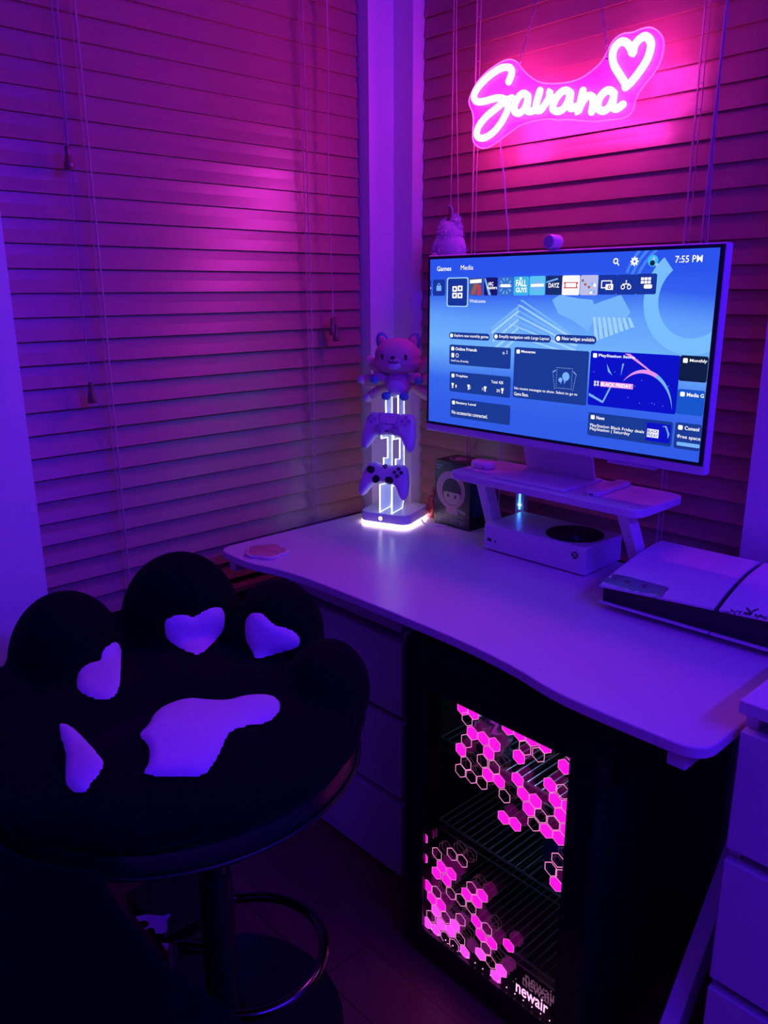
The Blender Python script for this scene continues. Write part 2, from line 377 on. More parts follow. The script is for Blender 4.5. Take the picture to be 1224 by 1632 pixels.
chest('white three-drawer chest under the desk behind the stool', .122, .525, -.476, -.03, .66, [(.012, .203), (.222, .413), (.432, .612)], .637, .022, .001)
chest('tall white chest of drawers standing at the end of the desk beside the game console', 1.270, 2.07, -.552, -.075, .804, [(.096, .318), (.337, .548), (.568, .757)], .784, .020, .003)

# ================================================================= BEVERAGE FRIDGE
fx0, fx1, fy0, fy1, fz = .662, 1.088, -.60, -.09, .716
fg = thing('beverage_fridge', 'black glass-door drinks fridge with glowing pink hexagons under the desk', 'fridge', ((fx0+fx1)/2, (fy0+fy1)/2, 0))
q = .03
obj('cabinet', MB().box(fx0, fx0+q, fy0+.05, fy1, .02, fz).box(fx1-q, fx1, fy0+.05, fy1, .02, fz).box(fx0+q, fx1-q, fy1-q, fy1, .02, fz).box(fx0+q, fx1-q, fy0+.05, fy1-q, .02, .07).box(fx0+q, fx1-q, fy0+.05, fy1-q, fz-.06, fz), 'blackm', fg)
for x in (fx0+.03, fx1-.06):
    for yy in (fy0+.08, fy1-.06): obj('foot', MB().lathe([(.014, 0), (.014, .02)], 12, (x+.015, yy, 0)), 'blackp', fg)
gx0, gx1, gz0, gz1 = .712, 1.036, .075, .6245
dr = obj('door', MB().box(fx0, gx0, fy0, fy0+.045, .02, fz).box(gx1, fx1, fy0, fy0+.045, .02, fz).box(gx0, gx1, fy0, fy0+.045, .02, gz0).box(gx0, gx1, fy0, fy0+.045, gz1, fz), 'blackp', fg)
def glass(name, tint, refl, rough):
    m = bpy.data.materials.new(name); m.use_nodes = True; nt = m.node_tree; nt.nodes.clear()
    o = nt.nodes.new('ShaderNodeOutputMaterial'); mx = nt.nodes.new('ShaderNodeMixShader'); t = nt.nodes.new('ShaderNodeBsdfTransparent'); g = nt.nodes.new('ShaderNodeBsdfGlossy')
    lw = nt.nodes.new('ShaderNodeFresnel'); lw.inputs[0].default_value = refl
    t.inputs[0].default_value = tint; g.inputs['Roughness'].default_value = rough
    nt.links.new(lw.outputs[0], mx.inputs[0]); nt.links.new(t.outputs[0], mx.inputs[1]); nt.links.new(g.outputs[0], mx.inputs[2]); nt.links.new(mx.outputs[0], o.inputs[0]); return m
M['pane'] = glass('tinted_door_glass', (.6, .6, .66, 1), 1.45, .02)
M['pane2'] = glass('inner_door_glass', (.85, .85, .9, 1), 1.65, .05)
obj('glass_pane', MB().add([(gx0, fy0+.004, gz0), (gx1, fy0+.004, gz0), (gx1, fy0+.004, gz1), (gx0, fy0+.004, gz1)], [(0, 1, 2, 3)]), 'pane', dr)
obj('glass_pane', MB().add([(gx0, fy0+.018, gz0), (gx1, fy0+.018, gz0), (gx1, fy0+.018, gz1), (gx0, fy0+.018, gz1)], [(0, 1, 2, 3)]), 'pane2', dr)
# hexagons etched in the edge-lit sheet behind the front glass
HA = [('F', 425, 215), ('F', 500, 245), ('O', 457, 288), ('F', 492, 387), ('F', 570, 425), ('F', 648, 467), ('O', 452, 442), ('F', 413, 502), ('F', 607, 525), ('O', 448, 597), ('O', 563, 580), ('O', 645, 625),
      ('O', 410, 648), ('O', 485, 690), ('O', 560, 732), ('F', 600, 678), ('F', 680, 722), ('O', 717, 825), ('F', 740, 350), ('F', 822, 390), ('F', 908, 428), ('F', 1000, 475), ('O', 860, 490), ('O', 953, 537), ('F', 817, 553),
      ('F', 1175, 525), ('F', 1135, 622), ('F', 808, 710), ('F', 847, 812), ('F', 932, 860), ('F', 885, 915), ('F', 1033, 748), ('O', 1125, 795), ('F', 1070, 855), ('F', 1160, 905), ('F', 1108, 960), ('O', 968, 962), ('O', 920, 1020),
      ('O', 1058, 1013), ('F', 1008, 1068), ('F', 1097, 1118), ('F', 1150, 1068), ('F', 710, 975), ('F', 792, 1022), ('F', 150, 1108)]
HB = [('F', 150, 285), ('O', 247, 265), ('O', 350, 268), ('O', 423, 315), ('F', 278, 357), ('F', 243, 400), ('F', 347, 405), ('F', 313, 450), ('F', 180, 488), ('O', 243, 533), ('O', 343, 542), ('F', 210, 577), ('F', 275, 622),
      ('O', 413, 588), ('F', 452, 547), ('O', 488, 505), ('F', 563, 557), ('F', 524, 598), ('O', 485, 642), ('F', 240, 665), ('O', 205, 702), ('O', 307, 710), ('F', 175, 745), ('F', 275, 757), ('F', 372, 765), ('O', 410, 725),
      ('F', 238, 795), ('F', 340, 805), ('O', 408, 858), ('F', 520, 738), ('O', 593, 790), ('F', 552, 832), ('F', 628, 888), ('O', 587, 925), ('F', 745, 905), ('F', 440, 950), ('F', 548, 965), ('O', 620, 1020), ('F', 695, 1080), ('F', 655, 1120),
      ('O', 1088, 310), ('O', 1040, 372), ('F', 1075, 478), ('O', 1115, 425), ('O', 305, 850), ('O', 365, 902)]
ky = 1224/280; hy = fy0+.008
hexes = [(k, onY(640+a/ky, 1080+b/ky, hy)) for k, a, b in HA]+[(k, onY(640+a/ky, 1300+b/ky, hy)) for k, a, b in HB]
def clip(poly):
    for ax_, lim, sg in ((0, gx0, 1), (0, gx1, -1), (1, gz0, 1), (1, gz1, -1)):
        out = []
        for i in range(len(poly)):
            a, b = poly[i-1], poly[i]; da, db = (a[ax_]-lim)*sg, (b[ax_]-lim)*sg
            if da >= 0 and db >= 0: out.append(b)
            elif da >= 0 > db or db >= 0 > da:
                t = da/(da-db); p = (a[0]+(b[0]-a[0])*t, a[1]+(b[1]-a[1])*t); out += [p] if da >= 0 else [p, b]
        poly = out
        if len(poly) < 3: return []
    return poly
RH = .0148
def hexpoly(x, z, r): return [(x+r*math.sin(pi/3*i), z+r*math.cos(pi/3*i)) for i in range(6)]
def hexmb(x, z, kind, low):
    mb = MB(); X = lambda pl_: [(a, hy, b) for a, b in pl_]
    if kind == 'F':
        p = clip(hexpoly(x, z, RH*.93))
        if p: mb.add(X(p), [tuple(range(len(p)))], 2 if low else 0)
    o_, i_ = hexpoly(x, z, RH*.985), hexpoly(x, z, RH*(.93 if kind == 'F' else .885))
    for i in range(6):
        p = clip([o_[i-1], o_[i], i_[i], i_[i-1]])
        if p: mb.add(X(p), [tuple(range(len(p)))], 1)
    return mb
for kind, p in hexes:
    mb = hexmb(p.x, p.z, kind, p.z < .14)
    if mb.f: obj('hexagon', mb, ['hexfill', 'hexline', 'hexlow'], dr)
mb = MB()   # brand lettering lit at the lower corner of the door
a, b = onY(640+795/ky, 1300+1225/ky, hy), onY(640+1018/ky, 1300+1365/ky, hy)
add_text(mb, 'newair', a.x, b.x, (a.z+b.z)/2-.004, (a.z+b.z)/2+.022, (0, hy, 0), (1, 0, 0), (0, 0, 1), bold=.012)
obj('brand_lettering', mb, 'brandline', dr)
mb = MB()
for i in range(16): mb.ball((gx0+.02+i*.0195, hy, gz0+.006), .0013, 6)
obj('led_row', mb, 'brandline', dr)
# wire shelves and stock
def wire_shelf(z):
    mb = MB(); xa, xb, ya, yb = fx0+q+.004, fx1-q-.004, fy0+.065, fy1-q-.01
    mb.tube([(xa, ya, z), (xb, ya, z)], .0028, 6); mb.tube([(xa, yb, z), (xb, yb, z)], .0028, 6); mb.tube([(xa, ya, z-.02), (xb, ya, z-.02)], .002, 6)
    k = 22
    for i in range(k+1):
        x = xa+(xb-xa)*i/k; mb.tube([(x, ya, z), (x, yb, z)], .0016, 6)
    return obj('wire_shelf', mb, 'wire', fg, smooth=True)
for z in (.485, .295, .105): wire_shelf(z)
fl_ = bpy.data.lights.new('fridge_lamp', 'AREA'); fl_.energy = .38; fl_.size = .2; fl_.size_y = .02; fl_.shape = 'RECTANGLE'; fl_.color = (.45, .6, 1)
fo = bpy.data.objects.new('fridge_lamp', fl_); C.objects.link(fo); fo.location = ((fx0+fx1)/2+.05, fy0+.2, fz-.065); fo.parent = fg; fo.matrix_parent_inverse = mw(fg).inverted()
M['foil'] = mat('iridescent_foil', (.35, .55, .6), .2, metal=.7, vary=.6, scale=25, bump=.8)
M['bluecan'] = mat('blue_printed_can', (.05, .12, .6), .25, metal=.6)
mb = MB()
for i in range(9):
    for j in range(9): mb.v.append((.765+.085*i/8, -.49+.010*math.sin(i*1.9+j*1.3)-.02*math.sin(pi*j/8), .4885+.125*j/8))
mb.f = [(i*9+j, (i+1)*9+j, (i+1)*9+j+1, i*9+j+1) for i in range(8) for j in range(8)]; mb.m = [0]*len(mb.f)
o = obj('foil_pouch', mb, 'foil', smooth=True); sd = o.modifiers.new('s', 'SOLIDIFY'); sd.thickness = .02; sd.offset = 1
tag(o, 'crinkled iridescent pouch on the top shelf inside the drinks fridge', 'pouch')
cn = thing('drink_can', 'blue drink can on a shelf inside the drinks fridge', 'can', (.955, -.490, .298))
obj('can_body', MB().lathe([(.020, 0), (.025, .005), (.029, .010), (.029, .072), (.023, .083), (.023, .085)], 24, (.955, -.490, .298)), 'bluecan', cn, smooth=True)
obj('can_lid', MB().lathe([(.023, .085), (.0225, .087), (.019, .083), (0, .083)], 24, (.955, -.490, .298)), 'chrome', cn, smooth=True)

# ================================================================= STOOL
sx, sy = .590, -.998
st = thing('bar_stool', 'black round swivel stool on a disc base with a footrest hoop', 'stool', (sx, sy, 0))
obj('base', MB().lathe([(.238, 0), (.238, .006), (.225, .012), (.15, .02), (.07, .034), (.045, .055), (.034, .075), (0, .075)], 48, (.572, -1.006, 0)), 'blackp', st, smooth=True)
obj('column', MB().lathe([(.030, .07), (.030, .36), (.027, .362), (.027, .365), (.022, .366), (.022, .57)], 24, (sx, sy, 0)), 'blackp', st, smooth=True)
rg = []
for i in range(25):
    a = math.radians(-150+300*i/24-(-12)); rg.append((.648+.132*math.cos(a), -.972+.132*math.sin(a), .22))
rg = [(sx+.02, sy-.01, .22)]+rg+[(sx+.01, sy+.02, .22)]
obj('footrest', MB().tube(smooth_path(rg, 4), .0095, 10), 'chrome', st, smooth=True, angle=180)
obj('lever', MB().tube([(sx-.01, sy, .545), (sx-.12, sy-.06, .525), (sx-.16, sy-.08, .50)], .006, 8), 'blackp', st, smooth=True)
scx, scy = .553, -1.028
obj('mount_plate', MB().box(sx-.09, sx+.05, sy-.09, sy+.07, .56, .58), 'blackm', st)
obj('seat', MB().lathe([(0, .578), (.25, .578), (.287, .586), (.301, .601), (.303, .613), (.296, .63), (.27, .643), (0, .645)], 64, (scx, scy, 0)), 'leather', st, smooth=True)
obj('piping', MB().tube([(scx+.3035*math.cos(2*pi*i/72), scy+.3035*math.sin(2*pi*i/72), .601) for i in range(72)], .004, 8, True), 'leather', st, smooth=True, angle=180)

# ---- paw cushion on the stool
mb = MB()
mb.ball((.556, -1.028, .664), (.316, .316, .066), 40)
mb.ball((.72, -1.13, .685), (.14, .16, .060), 28)
def lobe(c, r, az, lean=14):
    rot = (Matrix.Rotation(math.radians(az), 3, 'Z') @ Matrix.Rotation(math.radians(lean), 3, 'Y'))
    mb.ball(c, r, 32, rot)
lobe((.385, -1.275, .665), (.085, .125, .105), -122, 20)
lobe((.320, -1.105, .712), (.085, .108, .128), -163, 10)
lobe((.345, -.895, .742), (.085, .112, .128), 147, 10)
lobe((.508, -.785, .730), (.080, .092, .100), 104, 10)
lobe((.685, -.812, .688), (.075, .092, .088), 58, 8)
cm = mb.mesh('body')
tmp = bpy.data.objects.new('tmp', cm); C.objects.link(tmp)
rm = tmp.modifiers.new('r', 'REMESH'); rm.mode = 'VOXEL'; rm.voxel_size = .009
smd = tmp.modifiers.new('s', 'SMOOTH'); smd.factor = .6; smd.iterations = 9
dg = bpy.context.evaluated_depsgraph_get(); cme = bpy.data.meshes.new_from_object(tmp.evaluated_get(dg)); bpy.data.objects.remove(tmp)
for v in cme.vertices:   # keep it on the seat and slightly lumpy
    rr_ = math.hypot(v.co.x-.553, v.co.y+1.028)
    fz_ = .6465 if rr_ < .27 else (.6465-(rr_-.27)*.48 if rr_ < .296 else .634-(rr_-.296)*1.9)
    if v.co.z < fz_: v.co.z = fz_
cu = thing('paw_cushion', 'black plush paw-shaped seat cushion with lilac heart pads on the stool', 'cushion', (.56, -1.03, .645))
cme.name = 'body'; cme.materials.clear(); cb = bpy.data.objects.new('body', cme); cme.materials.append(M['fur']); link(cb, cu)
for p in cme.polygons: p.use_smooth = True; p.material_index = 0
B = bvh_of(cb)
def pts(s): return [tuple(float(k) for k in a.split(',')) for a in s.split()]
pads = dict(a=pts('95,1155 112,1158 135,1178 155,1200 168,1218 163,1233 150,1250 138,1265 122,1266 107,1252 106,1220 104,1200 96,1175'),
            b=pts('181,1022 190,1030 195,1055 194,1085 189,1106 179,1117 158,1118 140,1114 124,1102 121,1088 126,1068 140,1057 157,1052 161,1038 170,1028'),
            c=pts('261,995 270,983 290,978 308,981 322,973 340,966 353,969 359,985 357,1003 345,1022 327,1043 310,1046 290,1038 268,1022'),
            d=pts('392,990 402,977 416,976 428,985 440,995 460,1001 474,1010 479,1024 470,1035 445,1042 425,1050 409,1053 401,1040 392,1015'))
for k, pl_ in pads.items():
    hp_ = obj('heart_pad', patch(pl_, B, .011, 5), 'lilacfur', cu, smooth=True, angle=180)
    sm_ = hp_.modifiers.new('s', 'SMOOTH'); sm_.factor = .5; sm_.iterations = 6
palm = pts('222,1174 236,1158 246,1140 265,1125 300,1114 330,1116 360,1117 395,1109 425,1108 442,1116 447,1130 438,1147 420,1157 398,1160 375,1166 362,1178 352,1200 340,1222 322,1239 290,1240 255,1240 229,1236 236,1218 237,1195')
hp_ = obj('palm_pad', patch(palm, B, .011, 6), 'lilacfur', cu, smooth=True, angle=180)
sm_ = hp_.modifiers.new('s', 'SMOOTH'); sm_.factor = .5; sm_.iterations = 4
h, n, i_, d_ = B.ray_cast(CW, ray(563, 1148))
if h is None: h, n, i_, d_ = B.find_nearest(onZ(563, 1148, .66))
obj('care_tag', MB().add([h+n*.002+Vector(o_) for o_ in ((0, 0, .012), (.006, -.004, .002), (.008, -.006, -.006), (-.004, .004, -.002))], [(0, 1, 2, 3)]), 'white', cu)

# ---- black throw hanging off the front of the stool down to the floor
hem = [(-46.9, .632), (-40.7, .587), (-35.9, .555), (-32.2, .526), (-24.8, .486), (-18.2, .437), (-10.7, .371), (-2, .27), (6, .15), (14, .012)]
mb = MB(); nr = 40; NA = 60; rows = []
for i in range(nr+1):
    z = .632+(.008-.632)*i/nr
    az0 = hem[-1][0]
    for (a1, z1), (a2, z2) in zip(hem, hem[1:]):
        if z2 <= z <= z1: az0 = a1+(a2-a1)*(z1-z)/(z1-z2)
    row = []
    for j in range(NA+1):
        az = math.radians(az0+(-160-az0)*j/NA); t = i/nr
        rr = .326+.289*t+.022*t*math.sin(az*11+1.3*math.sin(3*t))*min(1, j/4)
        row.append((.555+rr*math.cos(az), -1.025+rr*math.sin(az), z))
    rows.append(row)
vs_ = [p for r_ in rows for p in r_]
vs_ = [(max(p[0], .02), p[1], p[2]) for p in vs_]
mb.add(vs_, [(i*(NA+1)+j, i*(NA+1)+j+1, (i+1)*(NA+1)+j+1, (i+1)*(NA+1)+j) for i in range(nr) for j in range(NA)])
o = obj('throw_blanket', mb, 'fur', smooth=True, angle=180); sd = o.modifiers.new('s', 'SOLIDIFY'); sd.thickness = .008; sd.offset = 1
tag(o, 'dark black throw hanging from the stool seat down to the floor', 'blanket')

# ---- black box with a pale print on the floor by the wall
bx = thing('black_box', 'low black box with a pale lilac print on the floor beneath the stool', 'box', (.245, -.90, 0))
obj('box_body', MB().box(.155, .332, -.985, -.82, 0, .04), 'blackm', bx, bevel=.003)
M['lilacprint'] = mat('lilac_print', (.5, .4, .65), .6)
mb = MB()
for s_ in ('216,1461 235,1457 254,1459 262,1459 268,1456 273,1458 266,1466 267,1480 265,1487 248,1488 246,1480 240,1478 231,1482 230,1480 238,1474 236,1468 228,1467 222,1469', '257,1503 270,1503 270,1521'):
    P_ = [onZ(a, b, .0408) for a, b in pts(s_)]; mb.add(P_, [tuple(range(len(P_)))])
obj('print', mb, 'lilacprint', bx)

# ================================================================= MONITOR
my = -.160; mx0, mx1, mz0, mz1 = .284, 1.003, 1.010, 1.424
mo = thing('monitor', 'large white flat-screen monitor showing a blue console home screen', 'monitor', ((mx0+mx1)/2, my+.03, .93))
obj('housing', MB().box(mx0, mx1, my, my+.022, mz0, mz1), 'plastic', mo, bevel=.004, seg=3)
obj('bezel', MB().box(mx0+.003, mx1-.004, my-.0008, my+.002, mz0+.018, mz1-.003), 'blackp', mo)
sx0, sx1, sz0, sz1 = mx0+.010, mx1-.013, mz0+.0245, mz1-.009
obj('speaker_vent', MB().box(.80, .905, my-.002, my+.012, mz0-.004, mz0+.001), 'greyplastic', mo)
nk0, nk1 = .525, .712
obj('stand_neck', MB().prism([(my+.026, 1.16), (my+.034, 1.16), (-.055, .9325), (-.063, .9325)], nk1-nk0, (nk0, 0, 0), (0, 1, 0), (0, 0, 1)), 'plastic', mo, bevel=.0015)
obj('stand_base', MB().box(nk0, nk1, -.185, -.03, .9302, .9362), 'plastic', mo, bevel=.0015)
# screen
def screen_mat():
    m = bpy.data.materials.new('screen_gradient'); m.use_nodes = True; nt = m.node_tree; nt.nodes.clear()
    o = nt.nodes.new('ShaderNodeOutputMaterial'); e = nt.nodes.new('ShaderNodeEmission'); tc = nt.nodes.new('ShaderNodeTexCoord'); sp = nt.nodes.new('ShaderNodeSeparateXYZ')
    rp = nt.nodes.new('ShaderNodeValToRGB'); ad = nt.nodes.new('ShaderNodeMath'); nz = nt.nodes.new('ShaderNodeTexNoise'); nz.inputs['Scale'].default_value = 1.6
    mp = nt.nodes.new('ShaderNodeMapping'); mp.inputs['Scale'].default_value = (1, 1, .6)
    nt.links.new(tc.outputs['Generated'], mp.inputs[0]); nt.links.new(mp.outputs[0], nz.inputs['Vector'])
    nt.links.new(tc.outputs['Generated'], sp.inputs[0]); ad.operation = 'MULTIPLY_ADD'; ad.inputs[1].default_value = .16
    nt.links.new(nz.outputs['Fac'], ad.inputs[0]); nt.links.new(sp.outputs[2], ad.inputs[2]); nt.links.new(ad.outputs[0], rp.inputs[0])
    cr = rp.color_ramp; cr.elements[0].position = .15; cr.elements[0].color = srgb(48, 92, 232)+(1,)
    cr.elements[1].position = 1.12 if False else 1.0; cr.elements[1].color = srgb(42, 84, 236)+(1,)
    for p, c in ((.36, srgb(56, 104, 238)), (.58, srgb(112, 178, 252)), (.74, srgb(98, 160, 252)), (.88, srgb(52, 98, 240))):
        x = cr.elements.new(p); x.color = c+(1,)
    e.inputs[1].default_value = 1.0; nt.links.new(rp.outputs[0], e.inputs[0]); nt.links.new(e.outputs[0], o.inputs[0]); return m
M['screen'] = screen_mat()
scr = obj('screen', MB().box(sx0, sx1, my-.0014, my, sz0, sz1), 'screen', mo)
tag(scr, 'lit blue console menu screen')
UIK = 1.0
def ui(n, rgb, k=1.0): M[n] = emat(n, srgb(*rgb), k*UIK); return n
ui('u_white', (255, 255, 255), 1.1); ui('u_card', (27, 58, 150)); ui('u_dark', (22, 50, 160)); ui('u_pale', (120, 180, 252)); ui('u_pale2', (160, 208, 255)); ui('u_mid', (70, 130, 245)); ui('u_deep', (12, 18, 200)); ui('u_night', (16, 30, 70)); ui('u_cyan', (60, 190, 240)); ui('u_pink', (230, 150, 235)); ui('u_sea', (25, 85, 205)); ui('u_ring', (120, 190, 255)); ui('u_brown', (120, 70, 80)); ui('u_soft', (170, 195, 245))
def sp_(u, v): p = onY(u, v, my-.0014); return (p.x, p.z)
SXA, SZA = (1, 0, 0), (0, 0, 1)
def so(layer): return (0, my-.0014-.00025*layer, 0)
def cl(poly):  # clip polygon to the screen
    for ax_, lim, sg in ((0, sx0, 1), (0, sx1, -1), (1, sz0, 1), (1, sz1, -1)):
        out = []
        for i in range(len(poly)):
            a, b = poly[i-1], poly[i]; da, db = (a[ax_]-lim)*sg, (b[ax_]-lim)*sg
            if da >= 0 and db >= 0: out.append(b)
            elif da >= 0 > db or db >= 0 > da:
                t = da/(da-db); p = (a[0]+(b[0]-a[0])*t, a[1]+(b[1]-a[1])*t); out += [p] if da >= 0 else [p, b]
        poly = out
        if len(poly) < 3: return []
    return poly
def uflat(mb, poly, layer, mi=0):
    p = cl(poly)
    if p: mb.flat(p, so(layer), SXA, SZA, mi)
    return mb
def upx(s): return [sp_(*p) for p in pts(s)]
def urect(mb, u0, v0, u1, v1, layer, mi=0, r=.004):   # u0,v0 top-left and u1,v1 bottom-right picture points
    a, b = sp_(u0, v0), sp_(u1, v1); x0, x1, z0, z1 = a[0], min(b[0], sx1), b[1], a[1]
    rr = min(r, (x1-x0)/2.01, (z1-z0)/2.01); uflat(mb, rrect(max(x0, sx0), x1, z0, z1, rr), layer, mi); return x0, x1, z0, z1
def utext(mb, s, u0, v0, u1, h, layer=3, mi=0, bold=0.0):  # baseline-left point, right end and height in pixels at that spot
    a, b = sp_(u0, v0), sp_(u1, v0); c = sp_(u0, v0-h)
    add_text(mb, s, a[0], b[0], a[1], c[1], so(layer), SXA, SZA, mi, bold)
# wallpaper ribbons
mb = MB()
for i in range(9):   # striped fold left of centre
    x, z = sp_(826, 478); t = i*.010
    uflat(mb, [(x+.004-t*.6, z-t*1.0-.0), (x+.012-t*.6, z-t*1.0), (x+.16-t*.1, z-.075-t*.45), (x+.152-t*.1, z-.078-t*.45)], 1, i % 2)
for i in range(8):
    x, z = sp_(800, 500); t = i*.009
    uflat(mb, [(x-.03+t*.2, z-.030-t), (x+.045, z+.018-t), (x+.047, z+.013-t), (x-.028+t*.2, z-.036-t)], 1, i % 2)
uflat(mb, upx('880,478 892,470 925,476 945,478 950,500 938,528 915,512 890,500'), 1, 0)
for i in range(8):
    x, z = sp_(945, 505); uflat(mb, [(x+i*.011, z), (x+i*.011+.006, z), (x+i*.011+.016, z-.045+i*.004), (x+i*.011+.008, z-.047+i*.004)], 1.2, 1)
uflat(mb, upx('930,492 960,480 990,470 1005,498 985,528 955,522'), 1, 0)
obj('wallpaper_ribbon', mb, ['u_pale', 'u_pale2'], scr)
mb = MB(); cx, cz = sp_(1105, 478); ro = .098; ri = .068
arc = [math.radians(a) for a in range(130, 372, 8)]
for a0, a1 in zip(arc, arc[1:]):
    uflat(mb, [(cx+ri*math.cos(a0), cz+ri*math.sin(a0)), (cx+ro*math.cos(a0), cz+ro*math.sin(a0)), (cx+ro*math.cos(a1), cz+ro*math.sin(a1)), (cx+ri*math.cos(a1), cz+ri*math.sin(a1))], .8, 0)
for k in range(3):
    r0 = .11+.012*k; arc2 = [math.radians(a) for a in range(15, 160, 8)]
    for a0, a1 in zip(arc2, arc2[1:]):
        uflat(mb, [(cx-.01+r0*math.cos(a0), cz+.0+r0*math.sin(a0)), (cx-.01+(r0+.006)*math.cos(a0), cz+(r0+.006)*math.sin(a0)), (cx-.01+(r0+.006)*math.cos(a1), cz+(r0+.006)*math.sin(a1)), (cx-.01+r0*math.cos(a1), cz+r0*math.sin(a1))], .8, 1)
obj('wallpaper_ring', mb, ['u_ring', 'u_mid'], scr)
# header row
K = 2.170
def cp(x, y): return 660+x/K, 370+y/K
for s_, a_, e_, h_, bo in (('Games', (80, 135), 129, 7.5, .012), ('Media', (162, 131), 205, 7.5, 0), ('7:55 PM', (903, 106), 997, 11, .006), ('Welcome', (192, 244), 247, 5.5, 0)):
    mb = MB(); utext(mb, s_, *cp(*a_), cp(e_, 0)[0], h_, bold=bo); obj('caption', mb, 'u_white', scr)
mb = MB(); x, z = sp_(*cp(698, 100)); 
def ring(mb, x, z, ro_, ri_, layer, mi=0, n=18):
    for i in range(n):
        a0, a1 = 2*pi*i/n, 2*pi*(i+1)/n
        uflat(mb, [(x+ri_*math.cos(a0), z+ri_*math.sin(a0)), (x+ro_*math.cos(a0), z+ro_*math.sin(a0)), (x+ro_*math.cos(a1), z+ro_*math.sin(a1)), (x+ri_*math.cos(a1), z+ri_*math.sin(a1))], layer, mi)
ring(mb, x, z, .0055, .0032, 3); uflat(mb, [(x+.003, z-.0045), (x+.0045, z-.003), (x+.0085, z-.0075), (x+.007, z-.009)], 3)
x, z = sp_(*cp(763, 101)); ring(mb, x, z, .0062, .0024, 3)
for i in range(8):
    a = 2*pi*i/8; c_, s_ = math.cos(a), math.sin(a); uflat(mb, [(x+.006*c_-.0015*s_, z+.006*s_+.0015*c_), (x+.0085*c_-.0012*s_, z+.0085*s_+.0012*c_), (x+.0085*c_+.0012*s_, z+.0085*s_-.0012*c_), (x+.006*c_+.0015*s_, z+.006*s_-.0015*c_)], 3)
obj('header_icon', mb, 'u_white', scr)
mb = MB(); x, z = sp_(*cp(827, 99)); uflat(mb, circ(x, z, .0105), 2.5, 0); uflat(mb, circ(x-.001, z-.004, .005, 12), 3, 1); uflat(mb, circ(x+.0015, z+.004, .003, 12), 3, 2); uflat(mb, circ(x+.008, z-.007, .003, 12), 3.2, 2)
obj('profile_picture', mb, ['u_cyan', 'u_night', 'u_soft'], scr)
# app tiles: (x0,y0,x1,y1 in crop pixels, base colour, word)
ui('t_fall', (60, 180, 235)); ui('t_arc', (25, 20, 110)); ui('t_war', (60, 80, 150)); ui('t_fort', (55, 110, 200)); ui('t_sky', (90, 195, 240)); ui('t_day', (25, 45, 110)); ui('t_white', (250, 250, 252)); ui('t_skate', (190, 190, 235)); ui('t_red', (200, 60, 80)); ui('t_btn', (24, 52, 158)); ui('t_rust', (150, 90, 90))
tiles = [(40, 166, 59, 221, 't_btn', None), (66, 164, 107, 220, 't_btn', None), (192, 158, 237, 219, 't_war', None), (243, 157, 288, 219, 't_arc', 'ARC\nRaiders'), (293, 155, 340, 218, 't_fort', None), (346, 154, 396, 219, 't_fall', 'FALL\nGUYS'),
         (401, 152, 452, 218, 't_sky', None), (457, 151, 511, 217, 't_day', 'DAYZ'), (514, 150, 571, 218, 't_white', None), (577, 149, 634, 218, 't_skate', None), (639, 148, 698, 216, 't_btn', None), (703, 147, 765, 216, 't_btn', None), (770, 144, 836, 215, 't_btn', None)]
